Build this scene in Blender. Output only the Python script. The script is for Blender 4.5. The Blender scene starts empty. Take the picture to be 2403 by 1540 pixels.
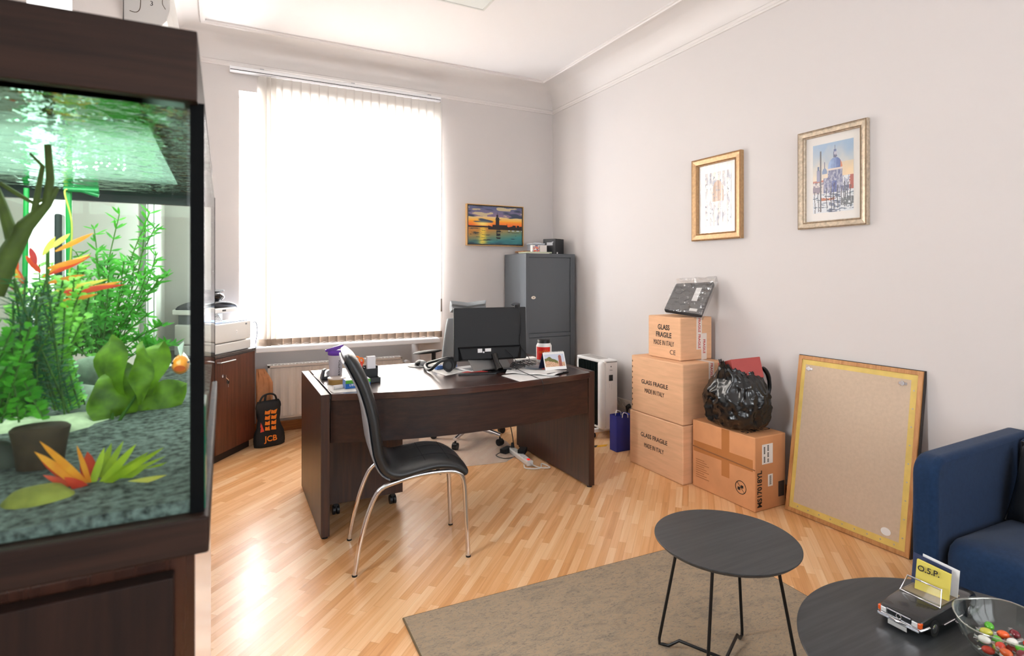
import bpy, math, random
import numpy as np
from mathutils import Vector, Matrix, noise
R = math.radians
S = bpy.context.scene
COL = S.collection
rnd = random.Random(7)

# ---------------------------------------------------------------- camera, world, lights
F_PX, CAM_H, HORIZON = 1320.0, 1.376, 645.0
CAM = Vector((-3.0925, -5.095, CAM_H))
YAW = math.atan(676 / 1320.0)
cd = bpy.data.cameras.new('camera'); cam = bpy.data.objects.new('camera', cd); COL.objects.link(cam)
cam.location = CAM; cam.rotation_euler = (R(90), 0, -YAW)
cd.sensor_width = 36; cd.lens = 36 * F_PX / 2403; cd.shift_y = (HORIZON - 770) / 2403
cd.clip_start = .02; cd.clip_end = 60
cd.dof.use_dof = True; cd.dof.focus_distance = 3.6; cd.dof.aperture_fstop = 9.0
S.camera = cam
S.view_settings.view_transform = 'Standard'; S.view_settings.look = 'None'
S.view_settings.exposure = 0.32; S.view_settings.gamma = 1.0
S.cycles.use_denoising = True
S.cycles.max_bounces = 8; S.cycles.transparent_max_bounces = 12
S.cycles.sample_clamp_indirect = 6
S.cycles.caustics_reflective = False; S.cycles.caustics_refractive = False
wd = bpy.data.worlds.new('daylight'); S.world = wd; wd.use_nodes = True
bg = wd.node_tree.nodes['Background']; bg.inputs[0].default_value = (.93, .96, 1, 1); bg.inputs[1].default_value = 3.0

def area(name, loc, direction, sx, sy, power, color=(1, 1, 1)):
    l = bpy.data.lights.new(name, 'AREA'); l.shape = 'RECTANGLE'; l.size = sx; l.size_y = sy; l.energy = power; l.color = color
    o = bpy.data.objects.new(name, l); COL.objects.link(o); o.location = loc
    o.rotation_euler = Vector(direction).to_track_quat('-Z', 'Y').to_euler()
    return o
area('daylight_behind_blind', (-2.2, .75, 1.85), (0, -1, 0), 1.75, 2.2, 520, (.93, .965, 1))
area('daylight_side_window', (-3.93, -3.2, 1.75), (1, 0, 0), .7, 1.5, 90, (.93, .97, 1))
area('rear_fill_light', (-1.75, -7.35, 1.8), (0, 1, .25), 3.0, 2.1, 40, (.88, .94, 1))  # added fill light behind the camera, tilted up to brighten the ceiling
area('aquarium_lamp', (-3.29, -4.20, 1.512), (0, 0, -1), .30, .34, 6.0, (.95, 1, .92))

# ---------------------------------------------------------------- pixel helpers (photo 2403x1540 -> world)
FW = Vector((math.sin(YAW), math.cos(YAW), 0)); RT = Vector((math.cos(YAW), -math.sin(YAW), 0)); UP = Vector((0, 0, 1))
def at(px, py, x=None, y=None, z=None):
    d = FW + RT * ((px - 1201.5) / F_PX) + UP * ((HORIZON - py) / F_PX)
    if x is not None: t = (x - CAM.x) / d.x
    elif y is not None: t = (y - CAM.y) / d.y
    else: t = (z - CAM.z) / d.z
    return CAM + d * t

# ---------------------------------------------------------------- materials
def lin(c):
    if isinstance(c, str): c = tuple(int(c[i:i + 2], 16) / 255 for i in (0, 2, 4))
    elif max(c) > 1: c = tuple(v / 255 for v in c)
    return tuple(v / 12.92 if v <= .04045 else ((v + .055) / 1.055) ** 2.4 for v in c) + (1,)
MATS = {}
def mat(name, col='808080', rough=.5, metal=0, spec=.5, var=0, vscale=8, stretch=(1, 1, 1), bump=0, bscale=200, coat=0, emit=None, es=0, trans=0, ior=1.45, alpha=1, sheen=0, col2=None):
    if name in MATS: return MATS[name]
    m = bpy.data.materials.new(name); m.use_nodes = True; nt = m.node_tree; b = nt.nodes['Principled BSDF']
    b.inputs['Base Color'].default_value = lin(col); b.inputs['Roughness'].default_value = rough; b.inputs['Metallic'].default_value = metal
    b.inputs['Specular IOR Level'].default_value = spec; b.inputs['Coat Weight'].default_value = coat; b.inputs['IOR'].default_value = ior
    b.inputs['Transmission Weight'].default_value = trans; b.inputs['Alpha'].default_value = alpha; b.inputs['Sheen Weight'].default_value = sheen
    if emit: b.inputs['Emission Color'].default_value = lin(emit); b.inputs['Emission Strength'].default_value = es
    if var or bump:
        tc = nt.nodes.new('ShaderNodeTexCoord'); mp = nt.nodes.new('ShaderNodeMapping'); mp.inputs['Scale'].default_value = stretch
        nt.links.new(tc.outputs['Object'], mp.inputs['Vector'])
    if var:
        n = nt.nodes.new('ShaderNodeTexNoise'); n.inputs['Scale'].default_value = vscale; n.inputs['Detail'].default_value = 5
        nt.links.new(mp.outputs[0], n.inputs['Vector'])
        r = nt.nodes.new('ShaderNodeValToRGB'); c = lin(col)
        c2 = lin(col2) if col2 else tuple(min(1, v * (1 + var)) for v in c[:3]) + (1,)
        r.color_ramp.elements[0].color = tuple(v * (1 - var) for v in c[:3]) + (1,) if not col2 else c
        r.color_ramp.elements[1].color = c2; r.color_ramp.elements[0].position = .3; r.color_ramp.elements[1].position = .7
        nt.links.new(n.outputs[0], r.inputs[0]); nt.links.new(r.outputs[0], b.inputs['Base Color'])
    if bump:
        n2 = nt.nodes.new('ShaderNodeTexNoise'); n2.inputs['Scale'].default_value = bscale; n2.inputs['Detail'].default_value = 3
        nt.links.new(mp.outputs[0], n2.inputs['Vector'])
        bp = nt.nodes.new('ShaderNodeBump'); bp.inputs['Strength'].default_value = bump; bp.inputs['Distance'].default_value = .002
        nt.links.new(n2.outputs[0], bp.inputs['Height']); nt.links.new(bp.outputs[0], b.inputs['Normal'])
    MATS[name] = m; return m

def mixmat(name, transp=(1, 1, 1), gloss=.05, fac=None, ior=1.45, rough=.02, bump=0, bscale=10, bdist=.01, gcol=(1, 1, 1)):
    """clear sheet: see-through with a glossy skin (fresnel or fixed share)"""
    if name in MATS: return MATS[name]
    m = bpy.data.materials.new(name); m.use_nodes = True; nt = m.node_tree; nt.nodes.clear()
    o = nt.nodes.new('ShaderNodeOutputMaterial'); t = nt.nodes.new('ShaderNodeBsdfTransparent'); g = nt.nodes.new('ShaderNodeBsdfGlossy'); x = nt.nodes.new('ShaderNodeMixShader')
    t.inputs[0].default_value = (*transp, 1); g.inputs['Color'].default_value = (*gcol, 1); g.inputs['Roughness'].default_value = rough
    if fac is None:
        f = nt.nodes.new('ShaderNodeLayerWeight'); f.inputs['Blend'].default_value = .5   # facing is symmetric for front and back faces
        pw = nt.nodes.new('ShaderNodeMath'); pw.operation = 'POWER'; nt.links.new(f.outputs['Facing'], pw.inputs[0]); pw.inputs[1].default_value = 4.2
        r0 = ((ior - 1) / (ior + 1)) ** 2; ma = nt.nodes.new('ShaderNodeMath'); ma.operation = 'MULTIPLY_ADD'; nt.links.new(pw.outputs[0], ma.inputs[0])
        ma.inputs[1].default_value = 1 - r0; ma.inputs[2].default_value = r0; nt.links.new(ma.outputs[0], x.inputs[0])
    else: x.inputs[0].default_value = fac
    nt.links.new(t.outputs[0], x.inputs[1]); nt.links.new(g.outputs[0], x.inputs[2]); nt.links.new(x.outputs[0], o.inputs[0])
    if bump:
        tc = nt.nodes.new('ShaderNodeTexCoord'); n = nt.nodes.new('ShaderNodeTexNoise'); n.inputs['Scale'].default_value = bscale
        n.inputs['Detail'].default_value = 3
        nt.links.new(tc.outputs['Object'], n.inputs['Vector'])
        b = nt.nodes.new('ShaderNodeBump'); b.inputs['Strength'].default_value = bump; b.inputs['Distance'].default_value = bdist
        nt.links.new(n.outputs[0], b.inputs['Height']); nt.links.new(b.outputs[0], g.inputs['Normal'])
        if fac is None: nt.links.new(b.outputs[0], f.inputs['Normal'])
    MATS[name] = m; return m

def wood(name, c1, c2, rough=.35, axis=0, coat=.2, spec=.5):
    if name in MATS: return MATS[name]
    m = bpy.data.materials.new(name); m.use_nodes = True; nt = m.node_tree; b = nt.nodes['Principled BSDF']
    tc = nt.nodes.new('ShaderNodeTexCoord'); mp = nt.nodes.new('ShaderNodeMapping'); sc = [26, 26, 26]; sc[axis] = 1.3; mp.inputs['Scale'].default_value = sc
    n = nt.nodes.new('ShaderNodeTexNoise'); n.inputs['Scale'].default_value = 2.2; n.inputs['Detail'].default_value = 8; n.inputs['Roughness'].default_value = .65
    r = nt.nodes.new('ShaderNodeValToRGB'); r.color_ramp.elements[0].color = lin(c1); r.color_ramp.elements[1].color = lin(c2)
    r.color_ramp.elements[0].position = .35; r.color_ramp.elements[1].position = .68
    nt.links.new(tc.outputs['Object'], mp.inputs[0]); nt.links.new(mp.outputs[0], n.inputs['Vector']); nt.links.new(n.outputs[0], r.inputs[0])
    nt.links.new(r.outputs[0], b.inputs['Base Color']); b.inputs['Roughness'].default_value = rough; b.inputs['Coat Weight'].default_value = coat
    b.inputs['Coat Roughness'].default_value = .12; b.inputs['Specular IOR Level'].default_value = spec
    MATS[name] = m; return m

def floor_mat():
    m = bpy.data.materials.new('strip_parquet'); m.use_nodes = True; nt = m.node_tree; N = nt.nodes; L = nt.links; b = N['Principled BSDF']
    def math_(op, a, c=None):
        n = N.new('ShaderNodeMath'); n.operation = op
        for i, v in enumerate((a, c)):
            if v is None: continue
            if isinstance(v, (int, float)): n.inputs[i].default_value = v
            else: L.new(v, n.inputs[i])
        return n.outputs[0]
    tc = N.new('ShaderNodeTexCoord'); mp = N.new('ShaderNodeMapping'); mp.inputs['Rotation'].default_value = (0, 0, R(-45))
    L.new(tc.outputs['Object'], mp.inputs[0]); sp = N.new('ShaderNodeSeparateXYZ'); L.new(mp.outputs[0], sp.inputs[0])
    u, v = sp.outputs[0], sp.outputs[1]
    W, LN = .0375, .34
    vr = math_('DIVIDE', v, W); row = math_('FLOOR', vr); fv = math_('FRACT', vr)
    wn = N.new('ShaderNodeTexWhiteNoise'); wn.noise_dimensions = '1D'; L.new(row, wn.inputs['W'])
    ur = math_('ADD', math_('DIVIDE', u, LN), math_('MULTIPLY', wn.outputs[0], 7.3)); colm = math_('FLOOR', ur); fu = math_('FRACT', ur)
    cb = N.new('ShaderNodeCombineXYZ'); L.new(row, cb.inputs[0]); L.new(colm, cb.inputs[1])
    w2 = N.new('ShaderNodeTexWhiteNoise'); w2.noise_dimensions = '3D'; L.new(cb.outputs[0], w2.inputs['Vector'])
    # grain
    g = N.new('ShaderNodeCombineXYZ'); L.new(math_('MULTIPLY', u, 2.2), g.inputs[0]); L.new(math_('MULTIPLY', v, 60), g.inputs[1]); L.new(math_('MULTIPLY', w2.outputs[0], 50), g.inputs[2])
    ns = N.new('ShaderNodeTexNoise'); ns.inputs['Scale'].default_value = 1.0; ns.inputs['Detail'].default_value = 6; ns.inputs['Distortion'].default_value = .7; L.new(g.outputs[0], ns.inputs['Vector'])
    t = math_('ADD', math_('MULTIPLY', w2.outputs[0], .52), math_('MULTIPLY', ns.outputs[0], .62))
    r = N.new('ShaderNodeValToRGB'); cr = r.color_ramp; cr.elements[0].position = .16; cr.elements[0].color = lin('c58850')
    cr.elements[1].position = .92; cr.elements[1].color = lin('f4cda0')
    e = cr.elements.new(.42); e.color = lin('dfa46c'); e = cr.elements.new(.66); e.color = lin('ebb986')
    L.new(t, r.inputs[0])
    ed = math_('MINIMUM', math_('MULTIPLY', math_('MINIMUM', fv, math_('SUBTRACT', 1, fv)), W), math_('MULTIPLY', math_('MINIMUM', fu, math_('SUBTRACT', 1, fu)), LN))
    seam = math_('LESS_THAN', ed, .0007)
    mx = N.new('ShaderNodeMixRGB'); mx.blend_type = 'MULTIPLY'; L.new(math_('MULTIPLY', seam, .3), mx.inputs[0]); L.new(r.outputs[0], mx.inputs[1]); mx.inputs[2].default_value = (.35, .2, .1, 1)
    L.new(mx.outputs[0], b.inputs['Base Color'])
    n3 = N.new('ShaderNodeTexNoise'); n3.inputs['Scale'].default_value = 5; L.new(tc.outputs['Object'], n3.inputs['Vector'])
    L.new(math_('ADD', math_('MULTIPLY', n3.outputs[0], .12), .25), b.inputs['Roughness'])
    b.inputs['Coat Weight'].default_value = .12; b.inputs['Coat Roughness'].default_value = .2
    return m

def slat_mat():
    m = bpy.data.materials.new('blind_fabric'); m.use_nodes = True; nt = m.node_tree; nt.nodes.clear()
    o = nt.nodes.new('ShaderNodeOutputMaterial'); d = nt.nodes.new('ShaderNodeBsdfDiffuse'); t = nt.nodes.new('ShaderNodeBsdfTranslucent'); x = nt.nodes.new('ShaderNodeMixShader')
    d.inputs[0].default_value = lin('f6f1ec'); t.inputs[0].default_value = lin('fffbf6'); x.inputs[0].default_value = .55
    nt.links.new(d.outputs[0], x.inputs[1]); nt.links.new(t.outputs[0], x.inputs[2]); nt.links.new(x.outputs[0], o.inputs[0])
    return m

def vcol_mat(name, rough=.6, coat=0):
    if name in MATS: return MATS[name]
    m = bpy.data.materials.new(name); m.use_nodes = True; nt = m.node_tree; b = nt.nodes['Principled BSDF']
    a = nt.nodes.new('ShaderNodeVertexColor'); a.layer_name = 'paint'; nt.links.new(a.outputs[0], b.inputs['Base Color'])
    b.inputs['Roughness'].default_value = rough; b.inputs['Coat Weight'].default_value = coat; MATS[name] = m; return m

# ---------------------------------------------------------------- mesh builder
ORG = {}
def frame(o, x, y=None, z=None):
    """matrix with origin o and axes x, y, z"""
    o = Vector(o); x = Vector(x).normalized()
    if z is None: y = Vector(y); z = x.cross(y).normalized(); y = z.cross(x).normalized()
    else: z = Vector(z).normalized(); y = z.cross(x).normalized()
    M = Matrix.Identity(4)
    for i in range(3): M[i][0], M[i][1], M[i][2], M[i][3] = x[i], y[i], z[i], o[i]
    return M
def TR(x=0, y=0, z=0, rz=0, rx=0, ry=0):
    return Matrix.Translation((x, y, z)) @ Matrix.Rotation(rz, 4, 'Z') @ Matrix.Rotation(ry, 4, 'Y') @ Matrix.Rotation(rx, 4, 'X')
class MB:
    def __init__(s, M=None): s.v = []; s.f = []; s.c = []; s.fm = []; s.M = M or Matrix.Identity(4); s.mi = 0
    def add(s, vs, fs):
        k = len(s.v); s.v += [s.M @ Vector(p) for p in vs]; s.f += [tuple(i + k for i in f) for f in fs]; s.fm += [s.mi] * len(fs); return s
    def box(s, x0, y0, z0, x1, y1, z1):
        if x0 > x1: x0, x1 = x1, x0
        if y0 > y1: y0, y1 = y1, y0
        if z0 > z1: z0, z1 = z1, z0
        return s.add([(x0, y0, z0), (x1, y0, z0), (x1, y1, z0), (x0, y1, z0), (x0, y0, z1), (x1, y0, z1), (x1, y1, z1), (x0, y1, z1)],
                     [(0, 3, 2, 1), (4, 5, 6, 7), (0, 1, 5, 4), (1, 2, 6, 5), (2, 3, 7, 6), (3, 0, 4, 7)])
    def hexa(s, a, b):  # two quads (4 pts each) joined
        return s.add(list(a) + list(b), [(3, 2, 1, 0), (4, 5, 6, 7), (0, 1, 5, 4), (1, 2, 6, 5), (2, 3, 7, 6), (3, 0, 4, 7)])
    def prism(s, poly, z0, z1):
        n = len(poly); return s.add([(p[0], p[1], z0) for p in poly] + [(p[0], p[1], z1) for p in poly],
            [tuple(range(n - 1, -1, -1)), tuple(range(n, 2 * n))] + [(i, (i + 1) % n, n + (i + 1) % n, n + i) for i in range(n)])
    def poly(s, pts): return s.add(pts, [tuple(range(len(pts)))])
    def ring(s, loops, closed=False, capped=True):
        n = len(loops[0]); k = len(loops); fs = []
        for j in range(k if closed else k - 1):
            for i in range(n):
                a, b = j * n, ((j + 1) % k) * n
                fs.append((a + i, a + (i + 1) % n, b + (i + 1) % n, b + i))
        if capped and not closed: fs += [tuple(range(n - 1, -1, -1)), tuple(range((k - 1) * n, k * n))]
        return s.add([p for l in loops for p in l], fs)
    def rframe(s, x0, y0, x1, y1, w, z0, z1):   # mitred rectangular frame in the local xy plane
        return s.ring([[(x0 + d, y0 + d, z), (x1 - d, y0 + d, z), (x1 - d, y1 - d, z), (x0 + d, y1 - d, z)] for d, z in ((0, z0), (0, z1), (w, z1), (w, z0))], closed=True)
    def lathe(s, prof, n=24, c=(0, 0, 0), sx=1, sy=1, cap=True):
        return s.ring([[(c[0] + r * sx * math.cos(2 * math.pi * i / n), c[1] + r * sy * math.sin(2 * math.pi * i / n), c[2] + z) for i in range(n)] for r, z in prof], capped=cap)
    def cyl(s, p0, p1, r0, r1=None, n=12):
        return s.tube([p0, p1], r0 if r1 is None else [r0, r1], n)
    def tube(s, pts, r, n=8, closed=False):
        pts = [Vector(p) for p in pts]; k = len(pts); loops = []; prev = None
        for i, p in enumerate(pts):
            if closed: t = pts[(i + 1) % k] - pts[i - 1]
            else: t = pts[min(i + 1, k - 1)] - pts[max(i - 1, 0)]
            t.normalize()
            if prev is None: prev = Vector((0, 0, 1)) if abs(t.z) < .9 else Vector((1, 0, 0))
            a = (prev - t * prev.dot(t)); a = a.normalized() if a.length > 1e-6 else t.orthogonal().normalized(); prev = a; b = t.cross(a)
            rr = r[i] if isinstance(r, (list, tuple)) else r
            loops.append([tuple(p + (a * math.cos(2 * math.pi * j / n) + b * math.sin(2 * math.pi * j / n)) * rr) for j in range(n)])
        return s.ring(loops, closed=closed)
    def grid(s, fn, nu, nv):
        return s.add([fn(i / nu, j / nv) for j in range(nv + 1) for i in range(nu + 1)],
                     [(j * (nu + 1) + i, j * (nu + 1) + i + 1, (j + 1) * (nu + 1) + i + 1, (j + 1) * (nu + 1) + i) for j in range(nv) for i in range(nu)])
    def ball(s, c, rx, ry=None, rz=None, n=16, m=10, fn=None):
        ry = ry or rx; rz = rz or rx; loops = []
        for j in range(1, m):
            t = math.pi * j / m; loops.append([(c[0] + rx * math.sin(t) * math.cos(2 * math.pi * i / n), c[1] + ry * math.sin(t) * math.sin(2 * math.pi * i / n), c[2] - rz * math.cos(t)) for i in range(n)])
        if fn: loops = [[fn(p) for p in l] for l in loops]
        return s.ring(loops)
    def build(s, name, mt, parent=None, smooth=0, bevel=0, bseg=2, sub=0, solid=0, loc=None):
        org = ORG[parent.name] if parent else Vector(loc if loc is not None else (0, 0, 0))
        me = bpy.data.meshes.new(name); me.from_pydata([tuple(p - org) for p in s.v], [], s.f)
        for m_ in (mt if isinstance(mt, (list, tuple)) else [mt]): me.materials.append(m_)
        if any(s.fm): me.polygons.foreach_set('material_index', s.fm)
        me.validate(); me.update()
        import bmesh
        bm = bmesh.new(); bm.from_mesh(me)
        if not solid: bmesh.ops.recalc_face_normals(bm, faces=bm.faces)
        bm.to_mesh(me); bm.free()
        if smooth:
            me.polygons.foreach_set('use_smooth', [True] * len(me.polygons)); me.set_sharp_from_angle(angle=R(smooth if smooth > 1 else 40))
        o = bpy.data.objects.new(name, me); COL.objects.link(o)
        if parent: o.parent = parent
        else: o.location = org
        ORG[o.name] = org
        if solid: mo = o.modifiers.new('thick', 'SOLIDIFY'); mo.thickness = solid; mo.offset = 0
        if bevel: mo = o.modifiers.new('bev', 'BEVEL'); mo.width = bevel; mo.segments = bseg; mo.limit_method = 'ANGLE'; mo.angle_limit = R(35)
        if sub: mo = o.modifiers.new('sub', 'SUBSURF'); mo.levels = sub; mo.render_levels = sub
        return o
def empty(name, loc):
    o = bpy.data.objects.new(name, None); COL.objects.link(o); o.location = loc; o.empty_display_size = .05; ORG[o.name] = Vector(loc); return o
def tag(o, label, cat, group=None, kind=None):
    o['label'] = label; o['category'] = cat
    if group: o['group'] = group
    if kind: o['kind'] = kind
    return o
def thing(name, label, cat, loc, group=None): return tag(empty(name, loc), label, cat, group)
def struct(o): o['kind'] = 'structure'; return o
def text(s, M, size, m, parent, sx=1, ext=.0002, off=0, align='CENTER', name='lettering'):
    c = bpy.data.curves.new(name, 'FONT'); c.body = s; c.size = size; c.extrude = ext; c.align_x = align; c.align_y = 'CENTER'; c.offset = off; c.resolution_u = 3
    tmp = bpy.data.objects.new('tmp', c); me = bpy.data.meshes.new_from_object(tmp); bpy.data.objects.remove(tmp); bpy.data.curves.remove(c)
    me.name = name; me.materials.clear(); me.materials.append(m); o = bpy.data.objects.new(name, me); COL.objects.link(o); o.parent = parent
    o.matrix_basis = Matrix.Translation(-ORG[parent.name]) @ M @ Matrix.Diagonal((sx, 1, 1, 1)); ORG[o.name] = ORG[parent.name]; return o
def paint(name, M, w, h, nx, ny, fn, m, parent):
    """flat picture: a grid of nx x ny patches coloured by fn(u, v)"""
    b = MB(M); b.grid(lambda u, v: (u * w, v * h, 0), nx, ny); o = b.build(name, m, parent)
    at_ = o.data.color_attributes.new('paint', 'FLOAT_COLOR', 'CORNER'); vals = []
    V = o.data.vertices; Mi = M.inverted(); org = ORG[o.name]
    for p in o.data.polygons:
        c = Mi @ (p.center + org); k = lin(tuple(max(0, min(1, q)) for q in fn(c.x / w, c.y / h))); vals += list(k) * len(p.vertices)
    at_.data.foreach_set('color', vals); return o

# ---------------------------------------------------------------- shared materials
white_wall = mat('wall_paint', 'd3cdca', .75, spec=.2, bump=.05, bscale=300)
ceil_m = mat('ceiling_paint', 'ece9e8', .8, spec=.2)
trim_m = mat('trim_white', 'dcd6d2', .5)
pvc = mat('white_pvc', 'f2f2f4', .3)
woodbase = wood('baseboard_wood', '8a4f22', 'b8743a', .35, 1)
wenge = wood('wenge_laminate', '21130f', '3a221a', .4, 0, .1)
wenge_top = wood('wenge_desk_top', '2c1813', '4c2a1e', .3, 0, .9)
wenge_z = wood('wenge_laminate_upright', '2a1712', '452719', .4, 2, .1)
walnut = wood('cabinet_brown', '4a2618', '6d3c28', .35, 2, .15)
black_pl = mat('black_plastic', '17181a', .4)
black_gl = mat('black_gloss', '0c0c0e', .12, coat=.5)
grey_pl = mat('grey_plastic', '6b6f74', .45)
white_pl = mat('white_plastic', 'e9e8e6', .35)
chrome = mat('chrome', 'd8d8dc', .12, 1)
steel = mat('satin_steel', 'b4b4b6', .35, 1)
paper = mat('paper_white', 'f1efec', .7, spec=.2)
ink = mat('black_ink', '2a2320', .7)
card = mat('cardboard', 'dfb08a', .75, spec=.2, var=.07, vscale=6, stretch=(1, 1, 8))
card_edge = mat('cardboard_edge', '8f5f3a', .8)

# ================================================================ ROOM
H = 3.3; XL = -3.5; YB = -7.0
b = MB(); b.box(XL - .4, YB - .3, -.1, .3, .26, 0); struct(b.build('floor', floor_mat()))
b = MB(); b.box(XL - .4, YB - .3, H, .3, .5, H + .1); struct(b.build('ceiling', ceil_m))
# window wall: piers, header, niche back
b = MB(); b.box(XL - .4, 0, 0, -2.983, .5, H); b.box(-1.31, 0, 0, .3, .5, H); b.box(-1.456, 0, 0, -1.31, .5, .745); b.box(-2.983, 0, 2.88, -1.31, .5, H)
b.box(-2.983, .26, 0, -1.456, .5, .75); b.box(XL - .4, .26, -.1, .3, .5, 0)
struct(b.build('wall_window', white_wall))
b = MB(); b.box(0, YB - .3, 0, .3, 0, H); struct(b.build('wall_right', white_wall))
w2 = (-3.42, -2.98)
b = MB(); b.box(XL - .4, YB - .3, 0, XL, w2[0], H); b.box(XL - .4, w2[1], 0, XL, 0, H); b.box(XL - .4, w2[0], 0, XL, w2[1], .95); b.box(XL - .4, w2[0], 2.35, XL, w2[1], H)
struct(b.build('wall_left', white_wall))
b = MB(); b.box(XL, YB - .3, 0, -3.3, YB, H); b.box(-.2, YB - .3, 0, 0, YB, H); b.box(-3.3, YB - .3, 0, -.2, YB, .8); b.box(-3.3, YB - .3, 2.85, -.2, YB, H)
struct(b.build('wall_rear', white_wall))
# cove, mouldings
def loop(d, z): return [(XL + d, YB + d, z), (-d, YB + d, z), (-d, -d, z), (XL + d, -d, z)]
def sweep(prof): b = MB(); b.ring([loop(d, z) for d, z in prof], closed=True); return b
cove = [(.0, 3.1)] + [(.25 - .25 * math.cos(R(t)), 3.1 + .195 * math.sin(R(t))) for t in range(0, 91, 9)] + [(.25, H + .02), (-.02, H + .02), (-.02, 3.1)]
struct(sweep(cove).build('trim_1', trim_m, smooth=30))
struct(sweep([(-.01, 3.06), (.010, 3.064), (.012, 3.075), (.018, 3.08), (.02, 3.098), (.012, 3.106), (-.01, 3.108)]).build('trim_2', trim_m))
struct(sweep([(.245, H + .01), (.245, 3.288), (.252, 3.276), (.272, 3.276), (.278, 3.286), (.284, 3.288), (.284, H + .01)]).build('trim_3', trim_m))
b = MB(); b.box(-.022, YB, .0, .02, -.01, .083); struct(b.build('baseboard_right', woodbase, bevel=.004))
b = MB(); b.box(-.012, YB, .083, .02, -.01, .118); struct(b.build('trim_4', trim_m, bevel=.003))
wbx = wood('baseboard_wood_cross', '8a4f22', 'b8743a', .35, 0)
b = MB(); b.box(-2.98, .235, 0, -1.46, .27, .085); b.box(-1.456, -.022, 0, -.022, .01, .083); b.box(XL, -.022, 0, -2.983, .01, .083); struct(b.build('baseboard_window', wbx, bevel=.004))
b = MB(); b.box(XL - .01, YB, 0, XL + .022, -.03, .083); struct(b.build('baseboard_left', woodbase, bevel=.004))
# pilaster strip on the left wall seen through the tank
b = MB(); b.box(XL - .01, -1.44, 0, XL + .03, -.95, 3.06); b.box(XL, -1.40, .1, XL + .035, -1.30, 3.0); b.box(XL, -1.09, .1, XL + .035, -.99, 3.0)
struct(b.build('trim_5', mat('grey_casing', 'b9bcb8', .5), bevel=.004))
# main window
w = struct(empty('window_1', (-2.2, .3, .78)))
XZ = Matrix(((1, 0, 0, 0), (0, 0, 1, 0), (0, 1, 0, 0), (0, 0, 0, 1)))   # local (x, y, z) -> world (x, z, y)
b = MB(XZ); b.rframe(-2.983, .78, -1.312, 2.88, .068, .2, .27); b.M = Matrix.Identity(4); b.box(-2.20, .205, .85, -2.10, .265, 2.81); b.box(-2.914, .212, 2.25, -2.201, .262, 2.31); b.box(-2.099, .212, 2.25, -1.381, .262, 2.31)
b.build('frame', pvc, w, bevel=.006)
MB().box(-2.93, .235, .83, -1.35, .241, 2.83).build('pane', mixmat('window_glass'), w)
b = MB(); b.box(-2.945, .17, 1.40, -2.925, .2, 1.46); b.box(-2.942, .155, 1.33, -2.928, .172, 1.45); b.build('handle', mat('handle_brass', 'd8cdbd', .3, .5), w, bevel=.003)
b = MB(); b.prism([(-2.983, .25), (-1.312, .25), (-1.312, 0), (-1.29, 0), (-1.30, -.13), (-2.865, -.13), (-2.865, 0), (-2.983, 0)], .745, .785)
b.build('window_sill', pvc, w, bevel=.006)
w = struct(empty('window_2', (XL - .3, -3.2, .95)))
x0, x1 = XL - .3, XL - .24; YZ = Matrix(((0, 0, 1, 0), (1, 0, 0, 0), (0, 1, 0, 0), (0, 0, 0, 1)))
b = MB(YZ); b.rframe(w2[0], .95, w2[1], 2.35, .05, x0, x1); b.M = Matrix.Identity(4); b.box(x0 + .01, w2[0] + .051, 1.49, x1 - .01, w2[1] - .051, 1.51)
b.build('frame', pvc, w, bevel=.004); MB().box(x0 + .02, w2[0], .98, x0 + .025, w2[1], 2.32).build('pane', mixmat('window_glass'), w)
w = struct(empty('added_window_3', (-1.75, YB - .2, .8)))  # unseen window, made up as an opening for the rear fill light
b = MB(XZ)
for x in (-3.3, -2.27, -1.24): b.rframe(x, .8, x + 1.03, 2.85, .05, YB - .22, YB - .16)
b.build('frame', pvc, w, bevel=.004)
MB().box(-3.28, YB - .2, .83, -.22, YB - .195, 2.82).build('pane', mixmat('window_glass'), w)

# ================================================================ BLIND
bl = thing('vertical_blind', 'white vertical slat blind hanging over the large window', 'window blind', (-2.16, -.06, 3.06))
rail = MB().box(-3.052, -.085, 3.008, -1.275, -.03, 3.046).build('head_rail', pvc, bl, bevel=.003)
MB().box(-3.048, -.0862, 3.016, -1.279, -.08, 3.021).build('track_slot', black_pl, rail)
for x in (-2.83, -2.10, -1.40): MB().box(x, -.075, 3.045, x + .03, 0, 3.058).build('bracket', steel, rail)
slm = slat_mat(); hem = mat('slat_hem', '9c8878', .7, bump=.3, bscale=90)
xs = [-2.815, -2.785, -2.748] + [-2.70 + i * .0735 for i in range(20)]
for i, x in enumerate(xs):
    a = R(16 + rnd.uniform(-2.5, 2.5)) if i > 2 else R(40 - i * 8)
    hw = .0445; dx, dy = math.cos(a) * hw, math.sin(a) * hw; y = -.058
    def sl(u, v, z0, z1, e=0):
        k = (u - .5) * 2; bow = .004 * (1 - k * k)
        return (x + k * dx - bow * math.sin(a), y - k * dy - bow + e, z0 + v * (z1 - z0))
    b = MB(); b.grid(lambda u, v: sl(u, v, .84, 3.0), 4, 1); s_ = b.build('slat', slm, bl, smooth=60, solid=.0006)
    b = MB(); b.grid(lambda u, v: sl(.01 + u * .98, v, .789, .846), 4, 1); b.build('hem_weight', hem, s_, smooth=60, solid=.003)
b = MB(); b.tube([p for i in range(3, len(xs) - 1) for p in ((xs[i] + .002, -.086, .803), (xs[i] + .037, -.088, .795))], .0014, 4)
b.build('bead_chain', white_pl, bl)
b = MB(); b.cyl((-1.268, -.07, 3.01), (-1.268, -.07, 1.10), .0022, n=6); b.build('pull_cord', white_pl, bl)
b = MB(); b.cyl((-1.268, -.07, 1.15), (-1.268, -.07, 1.03), .007, .009, 10); b.build('cord_weight', mat('cord_weight', '8d8178', .4), bl, smooth=1)

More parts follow.
